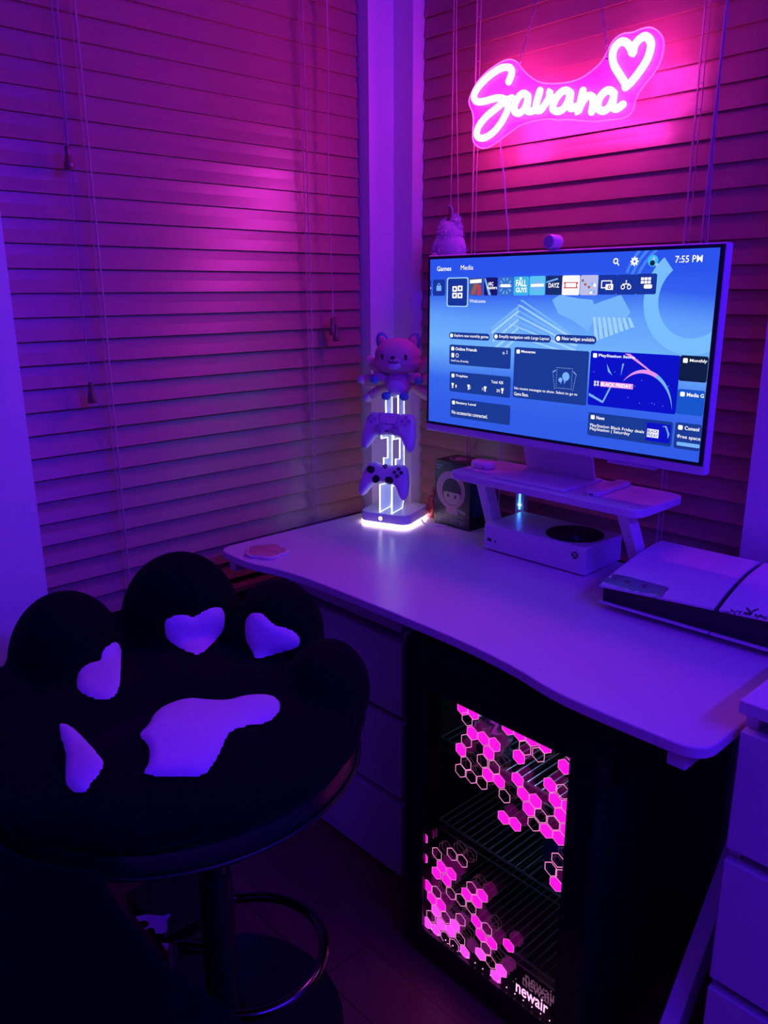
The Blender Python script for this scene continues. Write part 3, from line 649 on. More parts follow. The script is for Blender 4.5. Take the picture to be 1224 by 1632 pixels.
for i, (a, b, c_, d, m, word) in enumerate(tiles):
    mb = MB(); x0, x1, z0, z1 = urect(mb, *cp(a, b), *cp(c_, d), 2, 0, .0035); w_, h_ = x1-x0, z1-z0; xm, zm = (x0+x1)/2, (z0+z1)/2
    mats = [m, 'u_white', 'u_pale', 't_red', 't_rust']
    if i == 2:
        uflat(mb, [(x0+.1*w_, z0+.05*h_), (x0+.45*w_, z0+.05*h_), (x1-.3*w_, z1-.3*h_), (x0+.35*w_, z1-.35*h_)], 2.4, 4); uflat(mb, [(x0+.05*w_, z1-.32*h_), (x0+.9*w_, z1-.28*h_), (x0+.9*w_, z1-.08*h_), (x0+.05*w_, z1-.12*h_)], 2.4, 1)
        uflat(mb, [(x0+.6*w_, z0+.02*h_), (x0+.9*w_, z0+.02*h_), (x0+.85*w_, z0+.6*h_), (x0+.65*w_, z0+.6*h_)], 2.5, 3)
    if i == 3: uflat(mb, [(x0+.02*w_, z1-.1*h_), (x0+.1*w_, z1-.02*h_), (x0+.55*w_, z0+.02*h_), (x0+.35*w_, z0+.02*h_)], 2.4, 2); add_text(mb, 'ARC', x0+.3*w_, x0+.7*w_, zm+.05*h_, zm+.25*h_, so(3), SXA, SZA, 1, .02); add_text(mb, 'Raiders', x0+.25*w_, x1-.03*w_, zm-.15*h_, zm+.03*h_, so(3), SXA, SZA, 1, .02)
    if i == 4:
        for k in range(10):
            a_ = 2*pi*k/10; uflat(mb, [(xm+.2*w_*math.cos(a_), zm+.2*h_*math.sin(a_)), (xm+.46*w_*math.cos(a_-.12), zm+.46*h_*math.sin(a_-.12)), (xm+.46*w_*math.cos(a_+.12), zm+.46*h_*math.sin(a_+.12))], 2.3, 2)
        uflat(mb, circ(xm, zm, .24*w_), 2.5, 0); uflat(mb, [(x0+.15*w_, zm-.06*h_), (x1-.15*w_, zm-.06*h_), (x1-.15*w_, zm+.1*h_), (x0+.15*w_, zm+.1*h_)], 2.6, 1)
    if i == 5: add_text(mb, 'FALL', x0+.15*w_, x1-.15*w_, zm-.02*h_, zm+.33*h_, so(3), SXA, SZA, 1, .03); add_text(mb, 'GUYS', x0+.15*w_, x1-.12*w_, zm-.34*h_, zm-.08*h_, so(3), SXA, SZA, 1, .03); uflat(mb, circ(xm-.05*w_, z1-.1*h_, .07*w_, 10), 3, 1)
    if i == 6: uflat(mb, circ(xm, zm, .3*w_), 2.3, 2); uflat(mb, [(x0+.08*w_, zm-.07*h_), (x1-.08*w_, zm-.05*h_), (x1-.1*w_, zm+.1*h_), (x0+.1*w_, zm+.08*h_)], 2.6, 1)
    if i == 7: uflat(mb, [(x0+.03*w_, z1-.3*h_), (x1-.3*w_, z1-.12*h_), (x1-.25*w_, z1-.2*h_), (x0+.03*w_, z1-.38*h_)], 2.3, 2); add_text(mb, 'DAYZ', x0+.18*w_, x1-.18*w_, zm-.12*h_, zm+.12*h_, so(3), SXA, SZA, 1, .02)
    if i == 8: uflat(mb, [(x0+.1*w_, zm-.15*h_), (x1-.1*w_, zm-.15*h_), (x1-.16*w_, zm), (x1-.08*w_, zm+.16*h_), (x0+.08*w_, zm+.16*h_), (x0+.16*w_, zm)], 2.4, 3); uflat(mb, [(x0+.2*w_, zm-.1*h_), (x1-.2*w_, zm-.1*h_), (x1-.2*w_, zm+.12*h_), (x0+.2*w_, zm+.12*h_)], 2.6, 0)
    if i == 9:
        rnd = random.Random(3)
        for k in range(16): uflat(mb, circ(x0+w_*rnd.uniform(.1, .9), z0+h_*rnd.uniform(.08, .92), .07*w_, 8), 2.4+.01*k, rnd.choice([1, 2, 4, 0, 1]))
    if i == 1: uflat(mb, rrect(xm-.2*w_, xm+.2*w_, zm-.2*h_, zm+.12*h_, .001), 3, 2); ring(mb, xm, zm+.15*h_, .12*w_, .07*w_, 3, 2)
    if i == 0: uflat(mb, [(x1-.1*w_, zm-.06*h_), (x1-.02*w_, zm-.06*h_), (x1-.02*w_, zm+.06*h_), (x1-.1*w_, zm+.06*h_)], 3, 1)
    if i == 10:
        uflat(mb, rrect(x0+.17*w_, x1-.25*w_, zm-.18*h_, zm+.22*h_, .001), 3, 1); uflat(mb, rrect(x0+.22*w_, x1-.3*w_, zm-.13*h_, zm+.17*h_, .0006), 3.1, 0); uflat(mb, rrect(x0+.42*w_, x1-.17*w_, zm-.26*h_, zm+.03*h_, .001), 3.2, 1); ring(mb, xm+.13*w_, zm-.12*h_, .085*w_, .04*w_, 3.4, 0)
    if i == 11:
        for s_ in (-1, 1): ring(mb, xm+s_*.16*w_, zm-.12*h_, .11*w_, .07*w_, 3, 1)
        uflat(mb, [(xm-.18*w_, zm), (xm+.18*w_, zm), (xm+.18*w_, zm+.05*h_), (xm-.18*w_, zm+.05*h_)], 3, 1); uflat(mb, circ(xm, zm+.18*h_, .035*w_, 8), 3, 1); uflat(mb, circ(xm, zm+.1*h_, .03*w_, 8), 3, 1)
    if i == 12:
        for gx in range(3):
            for gz in range(2): uflat(mb, rrect(x0+(.24+.17*gx)*w_, x0+(.38+.17*gx)*w_, zm+(.02+.17*gz)*h_, zm+(.15+.17*gz)*h_, .0006), 3, 1)
        uflat(mb, rrect(xm-.1*w_, x1-.2*w_, zm-.22*h_, zm-.02*h_, .003), 3.1, 1)
    obj('app_tile', mb, mats, scr)
mb = MB(); urect(mb, *cp(114, 157), *cp(187, 259), 2, 1, .006); x0, x1, z0, z1 = urect(mb, *cp(118, 161), *cp(183, 255), 2.3, 0, .005); w_, h_ = x1-x0, z1-z0; xm, zm = (x0+x1)/2, (z0+z1)/2
for dx, dz in ((-.14, .12), (.14, .14), (-.14, -.12), (.14, -.12)): uflat(mb, rrect(xm+(dx-.12)*w_, xm+(dx+.12)*w_, zm+(dz-.1)*h_, zm+(dz+.1)*h_, .001), 3, 2); uflat(mb, rrect(xm+(dx-.05)*w_, xm+(dx+.05)*w_, zm+(dz-.045)*h_, zm+(dz+.045)*h_, .0005), 3.2, 0)
obj('selected_app_tile', mb, ['t_btn', 'u_pale2', 'u_white'], scr)
# pills
for a, b, c_, d, s in ((122, 345, 262, 376, 'Explore new monthly games'), (275, 348, 473, 383, 'Simplify navigation with Large Layout'), (488, 353, 630, 389, 'New widget available')):
    mb = MB(); x0, x1, z0, z1 = urect(mb, *cp(a, b), *cp(c_, d), 2, 0, .02); h_ = z1-z0
    uflat(mb, circ(x0+.5*h_, (z0+z1)/2, .3*h_, 14), 3, 1); add_text(mb, s, x0+1.05*h_, x1-.25*h_, z0+.22*h_, z1-.25*h_, so(3), SXA, SZA, 1, .006)
    obj('suggestion_pill', mb, ['u_card', 'u_white'], scr)
def card(name, a, b, c_, d, head, m='u_card', lines=(), extra=None, hx=.10):
    mb = MB(); x0, x1, z0, z1 = urect(mb, *cp(a, b), *cp(c_, d), 2, 0, .0045)
    lx = x0+.006; tz = z1-.0125
    uflat(mb, rrect(lx, lx+.009, tz-.001, tz+.0075, .002), 3, 1)
    wd = .0047*len(head); xe = min(lx+.013+wd, sx1-.0005)
    keep = max(1, int(len(head)*(xe-lx-.013)/wd+.001)) if wd else 1
    add_text(mb, head[:keep], lx+.013, lx+.013+.0047*keep, tz-.0002, tz+.0068, so(3), SXA, SZA, 1, .018)
    for s, fx, fz, ht in lines:
        xa = x0+fx*(x1-x0); za = z0+fz*(z1-z0); wt = ht*.52*len(s); k = len(s)
        if xa+wt > sx1: k = max(1, int(k*(sx1-xa)/wt)); wt = ht*.52*k
        add_text(mb, s[:k], xa, xa+wt, za, za+ht, so(3), SXA, SZA, 1, .006)
    if extra: extra(mb, x0, x1, z0, z1)
    return obj(name, mb, [m, 'u_white', 'u_pale', 'u_soft', 'u_pink', 'u_deep', 'u_night'], scr)
def ex_friends(mb, x0, x1, z0, z1):
    h_ = z1-z0; uflat(mb, rrect(x0+.007, x0+.0155, z0+.36*h_, z0+.58*h_, .002), 3, 1); ring(mb, x0+.025, z0+.47*h_, .0046, .0034, 3, 1); uflat(mb, circ(x1-.02, z1-.012, .0032, 10), 3, 3)
card('online_friends_card', 123, 388, 333, 474, 'Online Friends', lines=[('HotTuna, Kratulity', .035, .12, .0058), ('2', .93, .72, .0070)], extra=ex_friends)
def ex_troph(mb, x0, x1, z0, z1):
    for k in range(4):
        x = x0+.010+k*.0500; z = z0+.30*(z1-z0)
        uflat(mb, [(x-.004, z+.006), (x+.004, z+.006), (x+.0025, z+.0005), (x+.001, z-.002), (x+.0025, z-.0055), (x-.0025, z-.0055), (x-.001, z-.002), (x-.0025, z+.0005)], 3, 1)
card('trophies_card', 124, 481, 332, 574, 'Trophies', lines=[('1', .105, .22, .0065), ('21', .325, .22, .0065), ('113', .555, .22, .0065), ('293', .785, .22, .0065), ('Total: 428', .70, .62, .0065)], extra=ex_troph)
card('battery_card', 126, 574, 331, 668, 'Battery Level', lines=[('No accessories connected.', .03, .18, .0085)])
def ex_msg(mb, x0, x1, z0, z1):
    xm, zm = x0+.70*(x1-x0), z0+.47*(z1-z0); a = .019; b = .021
    for (p, q_) in (((-a, -b), (a, -b)), ((a, -b), (a, b)), ((a, b), (-a, b)), ((-a, b), (-a, -b)), ((-a-.003, b-.006), (-a-.010, b-.010)), ((-a-.010, b-.010), (-a-.003, -b-.006)), ((a+.003, b-.006), (a+.010, b-.012)), ((a+.010, b-.012), (a+.003, -b-.006))):
        for k in range(10):
            t = k/10; x = xm+p[0]+(q_[0]-p[0])*t; z = zm+p[1]+(q_[1]-p[1])*t; uflat(mb, [(x-.0007, z-.0007), (x+.0007, z-.0007), (x+.0007, z+.0007), (x-.0007, z+.0007)], 3, 3)
    uflat(mb, circ(xm+.004, zm+.004, .009, 16), 3, 2); uflat(mb, [(xm+.0, zm-.003), (xm+.006, zm-.003), (xm+.001, zm-.012)], 3, 2); uflat(mb, circ(xm-.009, zm-.004, .005, 12), 3.1, 2); uflat(mb, [(xm-.011, zm-.007), (xm-.007, zm-.008), (xm-.006, zm-.013)], 3.1, 2)
card('messages_card', 348, 397, 595, 600, 'Messages', lines=[('No recent messages to show. Select to go to', .02, .15, .0073), ('Game Base.', .02, .045, .0075)], extra=ex_msg)
def ex_store(mb, x0, x1, z0, z1):
    w_, h_ = x1-x0, z1-z0
    uflat(mb, [(x0+.40*w_, z1-.02*h_), (x0+.46*w_, z1-.02*h_), (x0+.74*w_, z1-.33*h_), (x0+.72*w_, z1-.33*h_)], 2.6, 4); uflat(mb, [(x0+.2*w_, z1-.22*h_), (x0+.27*w_, z1-.42*h_), (x0+.22*w_, z1-.36*h_)], 2.6, 2); uflat(mb, [(x0+.38*w_, z1-.2*h_), (x0+.40*w_, z1-.2*h_), (x0+.37*w_, z1-.42*h_)], 2.6, 2)
    uflat(mb, [(x0+.01*w_, z0+.22*h_), (x0+.01*w_, z0+.17*h_), (x0+.18*w_, z0+.06*h_), (x0+.18*w_, z0+.1*h_)], 2.6, 2); uflat(mb, [(x0+.17*w_, z0+.07*h_), (x0+.19*w_, z0+.07*h_), (x0+.27*w_, z0+.36*h_), (x0+.25*w_, z0+.36*h_)], 2.6, 2)
    cx_, cz_ = x0+.64*w_, z0+.02*h_; R0 = .40*w_
    A = [math.radians(a_) for a_ in range(5, 140, 6)]
    for a0, a1 in zip(A, A[1:]):
        t0, t1 = .008*math.sin((a0-.08)*1.33), .008*math.sin((a1-.08)*1.33)
        uflat(mb, [(cx_+R0*.8*math.cos(a0), cz_+R0*math.sin(a0)), (cx_+R0*.8*math.cos(a1), cz_+R0*math.sin(a1)), (cx_+(R0-t1)*.8*math.cos(a1), cz_+(R0-t1)*math.sin(a1)), (cx_+(R0-t0)*.8*math.cos(a0), cz_+(R0-t0)*math.sin(a0))], 2.6, 4 if a0 > 1.1 else 2)
    rnd = random.Random(5)
    for k in range(14): uflat(mb, circ(x0+w_*rnd.uniform(.05, .95), z0+h_*rnd.uniform(.05, .7), .0007, 6), 2.5, 3)
    uflat(mb, [(x0+.14*w_, z0+.36*h_), (x0+.52*w_, z0+.36*h_), (x0+.52*w_, z0+.455*h_), (x0+.14*w_, z0+.455*h_)], 2.8, 4); add_text(mb, 'BLACK FRIDAY', x0+.145*w_, x0+.5*w_, z0+.375*h_, z0+.44*h_, so(3), SXA, SZA, 1, .02)
    for gx in range(2):
        for gz in range(2): ring(mb, x0+(.075+.035*gx)*w_, z0+(.385+.05*gz)*h_, .0026, .0012, 3, 1, 8)
card('store_card', 612, 409, 904, 631, 'PlayStation Store', m='u_deep', extra=ex_store)
def ex_news(mb, x0, x1, z0, z1):
    w_, h_ = x1-x0, z1-z0; uflat(mb, rrect(x0+.71*w_, x1-.02*w_, z0+.12*h_, z1-.12*h_, .002), 2.5, 5); uflat(mb, [(x0+.72*w_, z0+.28*h_), (x0+.85*w_, z0+.28*h_), (x0+.85*w_, z0+.62*h_), (x0+.72*w_, z0+.62*h_)], 2.8, 1); add_text(mb, 'BLACK', x0+.725*w_, x0+.845*w_, z0+.47*h_, z0+.6*h_, so(3.2), SXA, SZA, 5, .02); add_text(mb, 'FRIDAY', x0+.725*w_, x0+.845*w_, z0+.31*h_, z0+.44*h_, so(3.2), SXA, SZA, 5, .02)
    uflat(mb, [(x0+.88*w_, z0+.78*h_), (x0+.93*w_, z0+.82*h_), (x0+.97*w_, z0+.5*h_), (x0+.955*w_, z0+.3*h_), (x0+.95*w_, z0+.5*h_), (x0+.92*w_, z0+.76*h_)], 2.8, 2)
card('news_card', 604, 622, 889, 743, 'News', lines=[('PlayStation Black Friday deals', .03, .36, .0078), ('PlayStation | Saturday', .03, .2, .0080)], extra=ex_news)
def ex_month(mb, x0, x1, z0, z1):
    w_, h_ = x1-x0, z1-z0; uflat(mb, [(x0+.2*w_, z0+.3*h_), (x0+.6*w_, z0+.45*h_), (x1-.02*w_, z0+.5*h_), (x1-.02*w_, z0+.25*h_), (x0+.4*w_, z0+.22*h_)], 2.5, 6)
card('monthly_games_card', 922, 425, 1030, 523, 'Monthly Games', m='u_night', extra=ex_month)
card('media_gallery_card', 912, 541, 1020, 640, 'Media Gallery', m='u_sea')
def ex_cons(mb, x0, x1, z0, z1):
    uflat(mb, rrect(x0+.006, sx1-.0004, z0+.006, z0+.013, .002), 3, 2); ring(mb, x0+.008, z0+.024, .003, .0018, 3, 3)
card('console_storage_card', 905, 656, 1008, 762, 'Console Storage', lines=[('Free space', .14, .37, .0085)], extra=ex_cons)
# clip-on camera
wc = thing('webcam', 'small round white camera clipped on top of the monitor', 'webcam', (.636, my+.01, mz1))
obj('camera_body', MB().lathe([(0, -.017), (.0125, -.017), (.0145, -.014), (.0145, .014), (.0135, .017), (0, .017)], 24, (.634, my+.008, mz1+.0155), (0, -1, 0)), 'plastic', wc, smooth=True)
obj('lens', MB().lathe([(.0115, 0), (.0115, .0012), (.0, .0012)], 20, (.634, my-.0092, mz1+.0155), (0, -1, 0)), 'greyplastic', wc, smooth=True)

# ================================================================= MONITOR RISER
rs = thing('monitor_riser', 'white wooden monitor riser shelf with splayed legs on the desk', 'riser', (.64, -.1, DZ))
obj('shelf_board', MB().prism(rrect(.395, .902, -.203, -.014, .028), .0175, (0, 0, .9125)), 'white', rs, bevel=.0025)
for xt, xb_ in ((.478, .452), (.846, .850)):
    mb = MB(); w_ = .026
    mb.add([(xt, -.192, .9125), (xt, -.158, .9125), (xt+w_, -.158, .9125), (xt+w_, -.192, .9125), (xb_, -.105, DZ), (xb_, -.070, DZ), (xb_+w_, -.070, DZ), (xb_+w_, -.105, DZ)],
           [(0, 1, 2, 3), (7, 6, 5, 4), (0, 4, 5, 1), (1, 5, 6, 2), (2, 6, 7, 3), (3, 7, 4, 0)])
    obj('leg', mb, 'white', rs, bevel=.002)
# ---- small case and stick on the riser
ec = thing('earbud_case', 'small rounded white earbud case on the monitor riser', 'case', (.435, -.115, .93), math.radians(8))
obj('case_body', MB().prism(rrect(-.030, .030, -.0225, .0225, .020, 8), .0195, (0, 0, 0)), 'plastic', ec, bevel=.0085, seg=4, world=False)
obj('hinge', MB().box(-.009, .009, -.0232, -.0222, .010, .0125), 'greyplastic', ec, world=False)
obj('charge_lamp', MB().lathe([(.0018, 0), (.0018, .0006)], 10, (.012, -.0225, .007), (0, -1, 0)), 'blackp', ec, world=False)
rk = thing('remote_control', 'slim white remote control on the monitor riser', 'remote', (.767, -.095, .93), math.radians(3))
obj('shell', MB().prism(rrect(-.0155, .0155, -.072, .072, .006), .0105), 'plastic', rk, bevel=.003, seg=3, world=False)
obj('button_panel', MB().prism(rrect(-.0115, .0115, .005, .065, .004), .0006, (0, 0, .0105)), 'greyplastic', rk, world=False)
obj('port', MB().box(-.004, .004, -.0724, -.0718, .003, .006), 'blackp', rk, world=False)

# ================================================================= SMALL CONSOLE under the riser
xb = thing('game_console', 'compact white game console with a round black vent under the riser', 'console', (.628, -.095, DZ), math.radians(1.2))
obj('shell', MB().box(-.1375, .1375, -.0755, .0755, .003, .065), 'plastic', xb, bevel=.0025, world=False)
obj('feet', MB().box(-.12, .12, -.06, .06, 0, .004), 'blackp', xb, world=False)
v_ = obj('vent', MB().lathe([(.0645, 0), (.0645, .0016), (.060, .002), (0, .002)], 48, (.062, -.002, .065)), 'blackm', xb, smooth=True, world=False)
mb = MB()
for rr in (.012, .022, .032, .042, .052): mb.tube([(.062+rr*math.cos(2*pi*i/32), -.002+rr*math.sin(2*pi*i/32), .0673) for i in range(32)], .0011, 5, True)
obj('vent_ring', mb, 'blackp', v_, world=False)
obj('usb_port', MB().box(-.127, -.115, -.0762, -.0752, .024, .031), 'blackp', xb, world=False)
obj('pair_button', MB().lathe([(.0028, 0), (.0028, .001)], 12, (-.104, -.0755, .026), (0, -1, 0)), 'blackp', xb, world=False)
def xlogo(mb, c, r, ax, ay, ring_mi=0, x_mi=1):
    ax, ay = Vector(ax), Vector(ay); c = Vector(c); n = ax.cross(ay)
    mb.flat(circ(0, 0, r, 22), c, ax, ay, ring_mi)
    for sg in (1, -1):   # two crossing curved strokes
        P_ = [(-.62*sg, -.66), (-.30*sg, -.10), (.10*sg, .38), (.58*sg, .66)]
        pp = smooth_path([(a*r, b*r, 0) for a, b in P_], 4)
        for p, q_ in zip(pp, pp[1:]):
            d = (q_-p).normalized(); o_ = Vector((-d.y, d.x, 0))*.11*r
            mb.flat([((p+o_).x, (p+o_).y), ((q_+o_).x, (q_+o_).y), ((q_-o_).x, (q_-o_).y), ((p-o_).x, (p-o_).y)], c+n*.0003, ax, ay, x_mi)
mb = MB(); xlogo(mb, (.112, -.0762, .044), .0085, (1, 0, 0), (0, 0, 1)); obj('power_button', mb, ['blackp', 'plastic'], xb, world=False)
# ---- little hub with a blue lamp behind it
hb = thing('cable_hub', 'small upright hub with a blue indicator lamp behind the compact console', 'hub', (.476, -.012, DZ))
obj('hub_body', MB().box(.462, .490, -.020, -.006, DZ, DZ+.125), 'plastic', hb, bevel=.002)
M['blueled'] = emat('blue_indicator', (.02, .12, 1.0), 14); M['bluedot'] = emat('cyan_indicator', (.15, .6, 1.0), 20)
obj('indicator_strip', MB().box(.4735, .4785, -.0208, -.0198, DZ+.066, DZ+.11), 'blueled', hb)
obj('indicator_dot', MB().ball((.476, -.021, DZ+.078), .003, 10), 'bluedot', hb)

# ================================================================= LARGE CONSOLE at the right
ps = thing('game_console', 'large white and black game console lying flat on the desk with stickers', 'console', (1.065, -.185, DZ))
def ps_top(s, t):   # s along length 0..1, t depth 0 front..1 back
    x = .884+.372*s; y = -.297+.228*t+.016*s
    zf = .799+.024*s; zb = .838+.002*s
    e = 1-(1-t)**1.7
    return Vector((x, y, zf+(zb-zf)*e))
def plate(s0, s1, curve, dz=0, thick=.004, under=False):
    ns, nt_ = 16, 14; top_ = []; mb = MB()
    for i in range(ns+1):
        for j in range(nt_+1):
            t = j/nt_; off = curve*(math.sin(t*pi*.5)-.5)*-1
            a = s0+(off if s0 > 0 else 0); b = s1+(off if s1 < 1 else 0)
            p = ps_top(a+(b-a)*i/ns, t)
            if under: p.z = DZ+.012+.012*((1-t)**2)*.4-.004*t
            top_.append(p)
    n_ = len(top_); W = nt_+1
    bot = [p-Vector((0, 0, thick)) for p in top_]
    fs = [(i*W+j, (i+1)*W+j, (i+1)*W+j+1, i*W+j+1) for i in range(ns) for j in range(nt_)]
    fb = [tuple(k+n_ for k in f[::-1]) for f in fs]
    sd_ = []
    for i in range(ns):
        sd_ += [(i*W, i*W+n_, (i+1)*W+n_, (i+1)*W), (i*W+nt_, (i+1)*W+nt_, (i+1)*W+nt_+n_, i*W+nt_+n_)]
    for j in range(nt_):
        sd_ += [(j, j+1, j+1+n_, j+n_), (ns*W+j, ns*W+j+n_, ns*W+j+1+n_, ns*W+j+1)]
    mb.add(top_+bot, fs+fb+sd_); return mb
pA = obj('top_plate', plate(0, .565, .05), 'plastic', ps, smooth=True, angle=50)
pB = obj('top_plate', plate(.59, 1, .05), 'plastic', ps, smooth=True, angle=50)
obj('lower_plate', plate(0, .575, 0, under=True), 'plastic', ps, smooth=True, angle=50)
obj('lower_plate', plate(.585, 1, 0, under=True), 'plastic', ps, smooth=True, angle=50)
mb = MB()
prof = []
N = 12; tp = []; bt = []
for i in range(N+1):
    for j in range(N+1):
        p = ps_top(.012+.976*i/N, .03+.95*j/N); tp.append(p-Vector((0, 0, .0045))); bt.append(Vector((p.x, p.y, DZ+.0135)))
W = N+1; n_ = len(tp); fs = [(i*W+j, (i+1)*W+j, (i+1)*W+j+1, i*W+j+1) for i in range(N) for j in range(N)]; fb = [tuple(k+n_ for k in f[::-1]) for f in fs]; sd_ = []
for i in range(N): sd_ += [(i*W, i*W+n_, (i+1)*W+n_, (i+1)*W), (i*W+N, (i+1)*W+N, (i+1)*W+N+n_, i*W+N+n_), (i, i+1, i+1+n_, i+n_), (N*W+i, N*W+i+n_, N*W+i+1+n_, N*W+i+1)]
mb.add(tp+bt, fs+fb+sd_)
obj('core', mb, 'blackp', ps, smooth=True, angle=40)
for x in (.92, 1.2):
    for y_ in (-.25, -.11): obj('foot', MB().lathe([(.012, 0), (.010, .012)], 12, (x, y_, DZ)), 'blackp', ps)
BP = bvh_of(pA)
M['sticker'] = mat('glitter_film', (.30, .34, .42), .25, metal=.5, vary=.4, scale=300, bump=.4); M['stickerdark'] = mat('dark_print', (.03, .015, .05), .5); M['stickerred'] = mat('red_print', (.18, .03, .10), .5); M['stickerpale'] = mat('pale_film_edge', (.75, .65, .8), .2, metal=.3)
stk = thing('sticker', 'silvery glitter sticker strip with dark lettering stuck on the large console', 'sticker', onZ(1015, 935, .803))
def cps(s, ox, oy, k): return [(ox+a/k, oy+b/k) for a, b in pts(s)]
obj('film', patch(cps('160,205 400,240 700,320 900,375 1085,428 1030,500 960,600 880,600 700,560 480,480 250,410 60,350 20,330 90,260', 960, 895, 10.2), BP, .0010, 6), 'sticker', stk)
obj('film_edge', patch(cps('20,330 120,350 300,410 480,465 650,520 780,575 940,590 930,606 780,595 620,540 450,488 250,425 60,362', 960, 895, 10.2), BP, .0016, 6), 'stickerpale', stk)
gl = ['180,250 250,265 255,295 215,310 175,290', '330,300 390,290 470,320 480,350 430,375 350,365 325,340', '500,365 560,365 555,395 510,390', '630,380 690,360 745,400 740,440 690,460 630,430', '790,410 850,425 900,440 960,440 975,465 880,480 800,465']
for i, g in enumerate(gl): obj('lettering', patch(cps(g, 960, 895, 10.2), BP, .0018, 3), 'stickerred' if i in (1, 3) else 'stickerdark', stk)
BPB = bvh_of(pB); kk = 1224/104
for nm, polys, in (('rabbit_head_sticker', ['765,425 800,415 850,425 880,415 935,430 930,460 900,480 850,490 800,480 770,455', '815,340 830,330 860,350 890,385 905,420 870,415 830,380', '905,420 940,385 1000,360 1055,358 1040,380 980,405 930,425']),
                   ('tribal_sticker', ['380,410 460,412 530,405 520,380 545,360 570,395 630,405 655,385 680,405 750,402 740,415 700,440 690,460 660,462 690,425 640,418 600,428 615,455 595,468 575,440 520,432 440,430']),
                   ('tribal_sticker', ['920,510 960,505 985,450 1015,455 1010,480 1060,475 1090,455 1110,480 1150,505 1215,495 1222,510 1160,520 1222,540 1215,552 1130,545 1080,510 1035,525 1030,545 1010,530 1020,500 980,512'])):
    s_ = thing(nm, 'black rabbit-head sticker on the large console' if 'rabbit' in nm else ('black swirling tribal sticker beside the rabbit head nearer the console gap' if '380' in polys[0] else 'black swirling tribal sticker beside the rabbit head away from the console gap'), 'sticker', onZ(*((1120+float(polys[0].split(',')[0])/kk), 978), .82))
    for pl_ in polys: obj('film', patch(cps(pl_, 1120, 940, kk), BPB, .0012, 4), 'stickerdark', s_)

# ================================================================= CLOUD COASTER
cl_ = thing('cloud_coaster', 'pink marbled cloud-shaped resin coaster on the desk corner', 'coaster', (.158, -.565, DZ), math.radians(-14))
lob = []
for i in range(120):
    a = 2*pi*i/120; lob.append(((.046+.008*abs(math.cos(2.5*a+.4)))*math.cos(a)*1.02, (.044+.008*abs(math.cos(2.5*a+.4)))*math.sin(a)))
M['resin'] = mat('milky_resin', (.72, .62, .68), .2, vary=.05); M['marble'] = mat('rose_marbled_resin', (.62, .25, .30), .15, vary=.5, scale=40)
obj('coaster_body', MB().prism(lob, .007), 'resin', cl_, bevel=.0012, world=False)
obj('inlay', MB().prism([(a*.87, b*.87) for a, b in lob], .0006, (0, 0, .007)), 'marble', cl_, world=False)

# ================================================================= CONTROLLER STAND
sr = math.radians(20)
sd0 = thing('controller_stand', 'edge-lit clear acrylic controller stand with a glowing white base', 'stand', (.160, -.150, DZ), sr)
bw = .072
obj('led_strip', MB().prism(rrect(-bw-.0005, bw+.0005, -bw-.0005, bw+.0005, .026), .0045, (0, 0, .003)), 'ledwhite', sd0, world=False)
obj('base', MB().prism(rrect(-bw, bw, -bw, bw, .026, 8), .026, (0, 0, .0075)), 'plastic', sd0, bevel=.003, world=False)
mb = MB()
for i in range(20):
    a0, a1 = 2*pi*i/20, 2*pi*(i+1)/20
    mb.add([(-.006+r_*math.cos(a), -bw-.0004, .0205+r_*math.sin(a)) for a in (a0, a1) for r_ in (.0028, .0050)], [(0, 1, 3, 2)])
obj('touch_button', mb, 'ledwhite', sd0, world=False)
# acrylic uprights: profile in (v=depth local y, z)
prof_ = [(-.058, .0335), (-.058, .108), (-.030, .104), (-.036, .128), (-.036, .175), (-.012, .170), (-.012, .225), (-.048, .228), (-.048, .262), (-.020, .256), (-.022, .300), (-.022, .342), (.014, .342), (.014, .06), (.004, .0335)]
for ux in (-.014, .021):
    up_ = obj('acrylic_upright', MB().prism(prof_, .004, (ux-.002, 0, 0), (0, 1, 0), (0, 0, 1)), 'plateglow', sd0, world=False)
    mb = MB(); mb.tube([(ux, a, b) for a, b in prof_[:12]], .0016, 6); obj('lit_edge', mb, 'edgelit', up_, world=False)
    mb = MB(); mb.tube([(ux, a, b) for a, b in (prof_[12], prof_[13], prof_[14], prof_[0])], .0008, 5); obj('back_edge', mb, 'edgelit', up_, world=False)
sM = mw(sd0)
M['ctrlw'] = mat('white_controller_shell', (.70, .69, .76), .42, vary=.02); M['pinkgrip'] = mat('pink_pad', (.7, .3, .4), .5)
def inset(poly, d):
    """move every outline point inwards by d"""
    n = len(poly); ar = sum(poly[i][0]*poly[(i+1) % n][1]-poly[(i+1) % n][0]*poly[i][1] for i in range(n)); s = 1 if ar > 0 else -1; out = []
    for i in range(n):
        a, b, c_ = Vector(poly[i-1]), Vector(poly[i]), Vector(poly[(i+1) % n]); t = (c_-a).normalized(); out.append((b.x-t.y*d*s, b.y+t.x*d*s))
    return out
